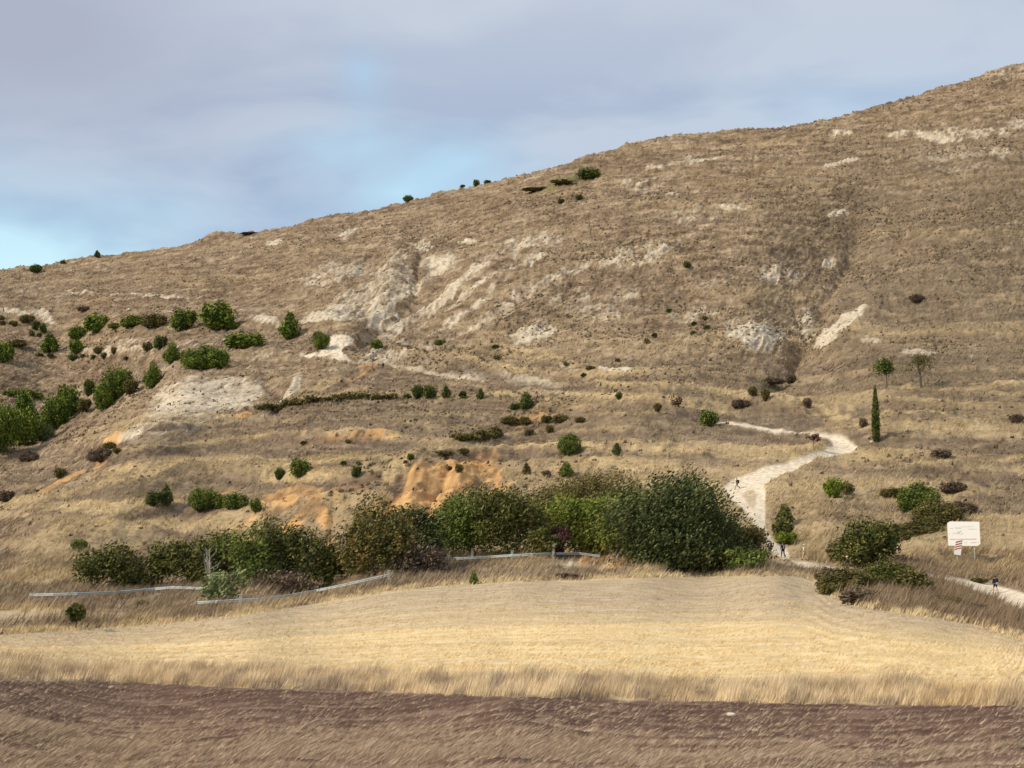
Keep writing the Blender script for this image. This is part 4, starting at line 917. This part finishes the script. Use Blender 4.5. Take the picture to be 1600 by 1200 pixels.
w2 = onhill * sstep(290, 340, GD) * np.clip(barec, .15, 1)
blades('upland_grass', w2, 100000, (.25, .8), (.15, .38), .8, turf_colour, 2, .5, 'short brown grass tufts covering the upper hill')
def scrubcol(r, c, k): return lerp((.06, .045, .028), (.19, .145, .09), rng.random(k))
dots = sstep(.50, .68, fbm(X / 26, Z / 10, 3, 611)) + .12
w3 = onhill * (1 - .85 * clay_f) * (1 - .5 * chalk_f) * (.25 + .75 * sstep(260, 380, GD)) * (GD > 190) * dots * (1 + (fbm(X / 6, Z / 3, 2, 613) > .55) * 2)
blades('low_scrub', w3, 15500, (.22, .62), (.28, .60), .3, scrubcol, 5, .55, 'countless dark tussocks dotted over the slope')
def bankcol(r, c, k): return lerp(turf_colour(r, c, k), (.24, .165, .10), .30 + .35 * (GU[r, c] > 1290))
bank = onhill * (GV > 868) * (GV < ftop + 2) * clumps * (1 + 2.5 * (GU > 1260))
blades('bank_grass', bank, 46000, (.35, 1.15), (.04, .12), .7, bankcol, 3, .3, 'tall dry grass on the banks behind the field')
edge = np.exp(-((GV - ftop + 1) / 2.2) ** 2) * inview * (GD < 190)
def goldcol(r, c, k): return lerp((.50, .38, .20), (.74, .59, .35), rng.random(k))
blades('field_edge_grass', edge, 10000, (.2, .5), (.04, .1), .6, goldcol, 3, .3, 'bright straw fringe along the upper edge of the field')
def stubcol(r, c, k): return lerp(lerp((.38, .285, .175), (.60, .475, .31), rng.random(k)), lerp((.60, .44, .22), (.88, .70, .40), rng.random(k)), gold[r, c])
w5 = inview * stub * (GV < soil_edge - 3)
blades('field_stubble', w5 * (.35 + .65 * swath), 95000, (.06, .17), (.02, .055), 1.0, stubcol, 3, .15, 'cut straw stubble standing in the golden field')
# the fringe of tall grass between ploughed land and stubble
mid_e = soil_edge - 10 - 16 * fbm(GU / 60, GU * 0, 2, 701)
wS = inview * (GV < soil_edge + 1) * (GV > soil_edge - 22 - 8 * fbm(GU / 35, GU * 0, 2, 703)) * (.35 + sstep(.42, .6, fbm(X / .9, Y / 4, 3, 705)))
def stripcol(r, c, k):
    x = GU[r, c]; t = np.clip(.5 + 2.2 * (fbm(X[r, c] / .8, Y[r, c] / 2, 3, 711) - .5) + .5 * (rng.random(k) - .5), 0, 1)
    col = lerp((.43, .32, .20), (.80, .635, .40), t); org = np.exp(-((x - 1490) / 60) ** 2) * .8
    col = lerp(col, (.60, .38, .14), org * rng.random(k)); col = lerp(col, (.24, .18, .15), .6 * (fbm(X[r, c] / .7, Y[r, c] / 3, 2, 717) > .62)); return col
blades('tall_dry_grass', wS, 69000, (.10, .62), (.012, .03), .42, stripcol, 3, .18, 'fringe of tall dry grass between ploughed land and stubble')
# straw lying and standing on the ploughed land
pb = .10 + .95 * sstep(0, 1, (fbm(X / 5, Y / 1.3, 4, 721, .6) - .42) / .18 * np.interp(GV - soil_edge, [0, 34, 66, 110], [.02, .03, .6, 1.0])) * np.interp(GV - soil_edge, [0, 6, 14, 48, 78], [.8, .2, .05, .14, 1])
wP = inview * soil * (GV > soil_edge + 1) * (GV < 1235) * pb
def strawcol(r, c, k): return lerp((.22, .145, .10), (.66, .52, .36), rng.random(k) ** 1.2)
blades('ploughed_straw', wP, 150000, (.03, .19), (.010, .030), 1.6, strawcol, 3, .12, 'bits of pale straw sticking out of the ploughed soil')

# ------------------------------------------------------------------ barriers
RAILM = plain_mat('weathered_zinc', (0.47, 0.52, 0.52), 0.5, 0.12, 1.5, 0.15); POSTM = plain_mat('weathered_post', (0.36, 0.34, 0.30), 0.9, 0.25, 5)
def barrier(pts, label, ends=(0, 0), tall=()):
    G = []
    for (a, b) in zip(pts[:-1], pts[1:]):
        k = max(1, int(abs(b[0] - a[0]) / 26))
        for j in range(k): G.append((a[0] + (b[0] - a[0]) * j / k, a[1] + (b[1] - a[1]) * j / k))
    G.append(pts[-1]); D3 = []
    for u, v in G:
        g, r, c = at(u, v + 8); hgt = .62
        rxx, ryy, rzz = ray(u, v); D3.append(Vector((g.x, g.y, CAMZ + rzz / ryy * g.y)))
    base = D3[0].copy(); o = empty('guard_rail', base); tag(o, label, 'guard rail', 'pale metal barriers along the belt of trees')
    prof = [(0, .135), (.045, .10), (.045, .05), (0, .015), (0, -.015), (.045, -.05), (.045, -.10), (0, -.135)]; m = MB(); nrm = []
    for i in range(len(D3)):
        d = (D3[min(i + 1, len(D3) - 1)] - D3[max(i - 1, 0)]); nrm.append(Vector((d.y, -d.x, 0)).normalized())
    for off in (0, .012):
        for p, n_ in zip(D3, nrm): m.v += [p - base + n_ * (a - off) + Vector((0, 0, b)) for a, b in prof]
    q = len(prof); k = len(D3)
    for i in range(k - 1):
        for j in range(q - 1):
            a = i * q + j; m.f.append([a, a + 1, a + q + 1, a + q]); a += k * q; m.f.append([a, a + q, a + q + 1, a + 1])
    m.build('rail', RAILM, o, False)
    for i in range(0, len(D3), 2):
        p = D3[i] - base; nn = nrm[i]; up = .22
        MB().box(p - nn * .09 + Vector((0, 0, -.35)), (.11, .09, 1.1)).build('post', POSTM, o)
    for (u, v0, v1) in tall:
        g, r, c = at(u, v1 + 6); k_ = g.y / F; zt = CAMZ + (ray(u, v0)[2] / ray(u, v0)[1]) * g.y
        mm = MB().box((0, 0, 0), (.26, .22, zt - g.z + .4)).box((0, 0, (zt - g.z + .4) / 2 + .03), (.34, .3, .08)); pp = mm.build('post', POSTM, o); pp.location = Vector((g.x, g.y + .25, (zt + g.z - .4) / 2)) - base; pp.rotation_euler[1] = .06
barrier([(46, 930), (120, 928), (190, 925), (268, 918), (324, 920)], 'first barrier at the left, under the leafy end tree of the belt')
barrier([(308, 942), (345, 940), (375, 938), (402, 937), (455, 930), (530, 916), (606, 899)], 'second barrier, curving up below the big dark tree', tall=[(375, 930, 944), (607, 892, 904)])
barrier([(682, 874), (738, 872), (800, 868), (863, 865), (905, 865), (937, 869)], 'third barrier, level, with taller posts behind it', tall=[(738, 857, 872), (800, 861, 870), (864, 850, 868)])

# ------------------------------------------------------------------ signs
WH = plain_mat('white_sign_paint', (0.93, 0.90, 0.82), 0.5, 0.03, 2); GREY = plain_mat('grey_lettering', (0.50, 0.51, 0.46), 0.6, 0.1); INK = plain_mat('dark_lettering', (0.25, 0.25, 0.22), 0.6, 0.1)
RED = plain_mat('red_paint', (0.38, 0.035, 0.03), 0.5, 0.1); PINK = plain_mat('faded_red_line', (0.68, 0.48, 0.38), 0.6, 0.05); GALV = plain_mat('pale_steel', (0.50, 0.48, 0.43), 0.5, 0.1, 3, .2)
gp, _, _ = at(1507, 873); k = gp.y / F; sgn = empty('info_sign', gp); sgn.rotation_euler[2] = -.22; tag(sgn, 'large white information board on two posts beside the path', 'sign')
def sx(u): return (u - 1507) * k
def sz(v): return (873 - v) * k
out_ = [(1483, 818), (1487, 815.5), (1531, 816), (1531.5, 850), (1527, 853.5), (1483.5, 853)]
def slab(poly, y0, y1):
    m = MB(); n_ = len(poly); m.v = [Vector((sx(u), y, sz(v))) for y in (y0, y1) for u, v in poly]; m.f = [list(range(n_))[::-1], list(range(n_, 2 * n_))] + [[i, (i + 1) % n_, n_ + (i + 1) % n_, n_ + i] for i in range(n_)]; return m
pan = slab(out_, -.05, .05).build('panel', WH, sgn)
def strokes(name, mat, segs, parent, y=-.056, th=.6):
    m = MB()
    for (a, b, c, d) in segs:
        x0, z0, x1, z1 = sx(a), sz(b), sx(c), sz(d); L_ = math.hypot(x1 - x0, z1 - z0); r = Matrix.Rotation(-math.atan2(z1 - z0, x1 - x0), 3, 'Y'); m.box(((x0 + x1) / 2, y, (z0 + z1) / 2), (L_, .008, th * k), r)
    return m.build(name, mat, parent)
strokes('lettering', GREY, [(1494 + 2.2 * i, 824.6 - .12 * i, 1495.5 + 2.2 * i, 824.6 - .12 * i) for i in range(13)] + [(1487, 826.2, 1492, 826.2), (1495, 826.6, 1504, 825.8), (1514, 827.5, 1527, 827.5)], pan)
strokes('lettering', INK, [(1484, 835, 1486.5, 834.6), (1491, 835, 1492, 833.5), (1493.5, 835, 1494.5, 833), (1496, 835, 1499, 830.5), (1499, 833.5, 1501, 831), (1500, 834, 1504.5, 829.5), (1498, 834.2, 1500.5, 835), (1502, 835.8, 1506.5, 834)], pan, th=.45)
strokes('red_line', PINK, [(1486, 843.2, 1526, 842.8)], pan, th=1.3)
strokes('lettering', RED, [(1517.5 + 1.7 * i, 848.6, 1518.6 + 1.7 * i, 848.2) for i in range(5)] + [(1528, 848.6, 1529, 848)], pan, th=.7); strokes('lettering', GREY, [(1507, 848.6, 1508.6, 848.4), (1509.5, 848.6, 1512, 848.3)], pan, th=.6)
for u in (1491, 1522.5): MB().box((sx(u), .12, sz(846)), (.11, .07, sz(816) - sz(877) + .2)).build('post', GALV, sgn)
gp2, _, _ = at(1493, 877); gp2 = gp2 + Vector((0, -1.0, 0)); k2 = gp2.y / F; mk = empty('marker_board', gp2); tag(mk, 'narrow white board with slanting red stripes in front of the information board', 'road sign')
z0 = (877 - 866) * k2; H2 = 24 * k2; W2 = 10.5 * k2; R5 = Matrix.Rotation(.16, 3, 'Y')
def loc(x, z): return R5 @ Vector((x, 0, z)) + Vector((-.1, 0, z0 - .1))
m = MB(); m.box(loc(0, H2 / 2), (W2, .05, H2), R5); brd = m.build('board', WH, mk)
m = MB()
for i, zc in enumerate((.40, .55, .70, .86)):
    zc *= H2; pts = [(-W2 / 2 + .01, zc - .22), (W2 / 2 - .01, zc + .10), (W2 / 2 - .01, zc + .22), (-W2 / 2 + .01, zc - .09)]
    b0 = len(m.v)
    for y in (-.032, -.027): m.v += [loc(x, min(z, H2 - .01)) + Vector((0, y, 0)) for x, z in pts]
    m.f += [[b0 + j for j in q] for q in ([0, 1, 2, 3], [7, 6, 5, 4], [0, 4, 5, 1], [1, 5, 6, 2], [2, 6, 7, 3], [3, 7, 4, 0])]
m.build('red_stripes', RED, brd)
MB().box(loc(0, 0) + Vector((0, .07, -.1)), (.09, .06, 2.2)).build('post', GALV, mk)

# ------------------------------------------------------------------ walkers
def skin(name, chains, mat, parent):
    """one continuous limb-and-body surface grown round a skeleton: chains of (x, y, z, radius); a chain starting with an int continues from that joint"""
    V, E, Rr = [], [], []
    for ch in chains:
        prev = None
        for q in ch:
            if isinstance(q, int): prev = q; continue
            V.append(q[:3]); Rr.append(q[3]); i = len(V) - 1
            if prev is not None: E.append((prev, i))
            prev = i
    me = bpy.data.meshes.new(name); me.from_pydata(V, E, []); o = linkobj(name, me, parent)
    md = o.modifiers.new('skin', 'SKIN'); md.use_smooth_shade = True; 
    sv = me.skin_vertices[0].data if me.skin_vertices else None
    if sv is None:
        vl = bpy.context.view_layer; vl.objects.active = o; o.select_set(True); bpy.ops.object.mode_set(mode='EDIT'); bpy.ops.mesh.customdata_skin_add(); bpy.ops.object.mode_set(mode='OBJECT'); sv = me.skin_vertices[0].data; o.select_set(False)
    for i, r in enumerate(Rr): sv[i].radius = (r, r) if not isinstance(r, tuple) else r; sv[i].use_root = (i == 0)
    o.modifiers.new('sub', 'SUBSURF').levels = 1; o.modifiers['sub'].render_levels = 2
    me.materials.append(mat); return o
SKINM = plain_mat('skin', (0.42, 0.25, 0.17), 0.6, 0.05)
CM = {}
def cmat(c):
    if c not in CM: CM[c] = plain_mat('cloth_%d' % len(CM), c, 0.85, 0.12, 12)
    return CM[c]
def blobmesh(name, c, d, mat, parent, rows=8, cols=12, cut=-1.0, sq=1.0):
    V, Fc = [], []
    for i in range(rows + 1):
        t = -math.pi / 2 + math.pi * i / rows; zz = max(math.sin(t), cut)
        for j in range(cols):
            a = 2 * math.pi * j / cols; f = lambda x: math.copysign(abs(x) ** sq, x)
            V.append((c[0] + d[0] * f(math.cos(a)) * abs(math.cos(t)) ** sq, c[1] + d[1] * f(math.sin(a)) * abs(math.cos(t)) ** sq, c[2] + d[2] * f(zz)))
    for i in range(rows):
        for j in range(cols): Fc.append((i * cols + j, i * cols + (j + 1) % cols, (i + 1) * cols + (j + 1) % cols, (i + 1) * cols + j))
    me = bpy.data.meshes.new(name); me.from_pydata(V, [], Fc); me.materials.append(mat)
    for p in me.polygons: p.use_smooth = True
    return linkobj(name, me, parent)
def person(u, v, heading, label, top, legs, pack=None, hat=None, hair=(.05, .03, .02), skirt=None, stride=.28, bare=False, scale=1.0, lift=0.0, packstripe=None, pole=False):
    g, _, _ = at(u, v); o = empty('person', g, math.radians(heading)); o.scale = (scale,) * 3; tag(o, label, 'person', 'walkers on the dirt path')
    s = stride; L_ = (-.10, -.5 * s); hipz = .93
    kl, kr = (-.10, s * .55, .50), (.10, -s * .25, .49); al, ar = (-.10, s * .75, .09), (.11, -s * 1.0, .10 + lift)
    ch = [[(0, 0, .95, .12), (0, .01, 1.10, .115), (0, .03, 1.28, .13), (0, .035, 1.41, .10), (0, .045, 1.50, .052), (0, .06, 1.58, .078), (0, .065, 1.66, .088), (0, .06, 1.73, .06)],
          [3, (-.17, .03, 1.40, .055), (-.24, -.02, 1.15, .042), (-.22, .16, .97, .030), (-.22, .20, .93, .034)], [3, (.17, .03, 1.40, .055), (.24, .0, 1.15, .042), (.23, .12, .93, .030), (.23, .15, .89, .034)],
          [0, (-.10, 0, .88, .085), (*kl, .058), (*al, .042), (al[0], al[1] + .02, .045, .040), (al[0] - .01, al[1] + .15, .035, .028)], [0, (.10, 0, .88, .085), (*kr, .058), (*ar, .042), (ar[0], ar[1] + .01, ar[2] - .05, .040), (ar[0] + .01, ar[1] + .14, max(.03, ar[2] - .08), .028)]]
    # joints: 0-7 trunk, 8-12 left arm (12 palm)... fingers leave the palms
    for base, sgn_ in ((11, -1), (15, 1)):
        bx_, by_, bz_ = ch[1 if sgn_ < 0 else 2][4][:3]
        for f, (dx, ln) in enumerate(((-.026, .060), (-.009, .075), (.009, .080), (.026, .070))):
            ch.append([base, (bx_ + dx * .8, by_ + .03, bz_ - .03, .009), (bx_ + dx, by_ + .03 + ln * .4, bz_ - .03 - ln * .5, .008), (bx_ + dx, by_ + .03 + ln * .35, bz_ - .03 - ln, .006)])
        ch.append([base, (bx_ - sgn_ * .035, by_ + .03, bz_ - .01, .010), (bx_ - sgn_ * .045, by_ + .06, bz_ - .035, .008)])
    skin('body', ch, SKINM, o)
    blobmesh('nose', (0, .155, 1.62), (.014, .022, .022), SKINM, o, 5, 6)
    skin('jacket', [[(0, 0, .92, .145), (0, .01, 1.10, .14), (0, .03, 1.28, .155), (0, .035, 1.41, .115), (0, .045, 1.46, .07)], [3, (-.175, .03, 1.40, .072), (-.245, -.02, 1.15, .058), (-.225, .14, .99, .044)], [3, (.175, .03, 1.40, .072), (.245, .0, 1.15, .058), (.235, .10, .95, .044)]], cmat(top), o)
    ez = .55 if bare else .10
    tr = [[(0, 0, .95, .14)]]
    for kn, an, sg in ((kl, al, -1), (kr, ar, 1)):
        if bare: tr.append([0, (sg * .10, 0, .87, .105), (kn[0], kn[1] * .75, .60, .082)])
        else: tr.append([0, (sg * .10, 0, .87, .105), (*kn, .078), (an[0], an[1], an[2] + .03, .058)])
    skin('trousers', tr, cmat(legs), o)
    for an in (al, ar): blobmesh('shoe', (an[0], an[1] + .06, max(.055, an[2] - .04)), (.052, .135, .055), cmat((.06, .05, .045)), o, 6, 10)
    if hat: blobmesh('hat', (0, .055, 1.70), (.115, .125, .10), cmat(hat), o, 8, 12, -.15); blobmesh('hat_brim', (0, .075, 1.69), (.165, .185, .012), cmat(hat), o, 4, 14)
    else: blobmesh('hair', (0, .035, 1.67), (.098, .10, .115), cmat(hair), o, 8, 12)
    if pack:
        b = blobmesh('backpack', (0, -.20, 1.20), (.185, .135, .30), cmat(pack), o, 10, 14, sq=.6)
        if packstripe: blobmesh('rain_cover', (0, -.225, 1.02 if packstripe[1] else 1.2), (.16, .125, .12) if packstripe[1] else (.06, .13, .25), cmat(packstripe[0]), b, 8, 12, sq=.6)
        for sg in (-1, 1): MB().add(tube([(sg * .10, -.10, 1.44), (sg * .11, .10, 1.47), (sg * .12, .19, 1.34), (sg * .14, .12, 1.12), (sg * .14, -.08, 1.0)], [.02] * 5, 5)).build('strap', cmat(pack), b)
    if skirt: skin('wrap', [[(0, 0, 1.0, .15), (0, 0, .85, .17), (0, .01, .70, .18)]], cmat(skirt), o)
    return o
person(1556, 928, 20, 'walker in dark blue jacket with light blue at the waist, nearest on the path', (.012, .016, .05), (.02, .02, .025), (.018, .022, .06), None, (.07, .04, .025), stride=.3, packstripe=((.33, .46, .48), True), bare=True)
person(1224, 872, 10, 'walker in dark navy with a pale diagonal strip on the pack, below the thicket', (.02, .018, .045), (.02, .02, .045), (.022, .02, .06), None, (.06, .05, .04), packstripe=((.40, .40, .42), False), scale=1.05)
person(1203, 870, -10, 'walker with reddish brown top half hidden by the end of the tree belt', (.10, .045, .045), (.02, .025, .03), (.05, .03, .035), None, (.06, .035, .03), packstripe=((.62, .56, .54), False), scale=1.0)
person(1257, 876, 60, 'walker with pale hat and cream clothes right of the one in navy', (.72, .62, .44), (.52, .42, .28), None, (.66, .60, .50), scale=1.05)
person(1325, 895, 40, 'walker with a white hat and dark clothes at the foot of the large dark bush', (.06, .05, .05), (.12, .10, .09), None, (.74, .72, .68), scale=1.0)
person(1152, 765, 95, 'walker with olive top and pale trousers striding over the white track', (.075, .06, .03), (.22, .17, .15), (.06, .045, .025), None, (.06, .05, .03), stride=.42, lift=.22, scale=1.0)
person(598, 577, 30, 'tiny dark clothed walker on the upper track below the pale rib', (.02, .014, .025), (.025, .018, .03), (.02, .014, .02), None, (.02, .015, .015))
person(6, 489, 70, 'tiny walker in a red top at the far left edge of the hill', (.35, .045, .03), (.16, .10, .08), None, None, (.05, .02, .02))

# ------------------------------------------------------------------ loose stones
def boulder(u, v, w, h, label, seed, c=(.62, .55, .44)):
    p, W, H = place(u, v, w, h); R = np.random.default_rng(seed); bm_ = blobmesh('boulder', (0, 0, H * .3), (W / 2, W * .4, H * .6), plain_mat('pale_stone', c, .9, .15, 3), None, 7, 9, sq=.8)
    for vt in bm_.data.vertices: vt.co *= 1 + .25 * (R.random() - .5)
    bm_.location = p; tag(bm_, label, 'stone')
boulder(1143, 1119, 15, 5, 'pale flat stone lying on the ploughed soil', 1)
boulder(1321, 894, 12, 7, 'cream stone at the edge of the path under the large dark bush', 2)
boulder(175, 1076, 10, 5, 'small pale stone on the dark soil edge at left', 3, (.36, .29, .23))
boulder(896, 1110, 9, 5, 'small pale stone in mid ploughed field', 4, (.36, .29, .23))
boulder(1363, 694, 7, 4, 'pale stone at the foot of the cypress', 5, (.55, .46, .36))
boulder(1213, 597, 6, 4, 'tiny white stone in the scrub arch below the gully', 6)
boulder(202, 486, 5, 3, 'tiny white stone above the ridge pines', 7)
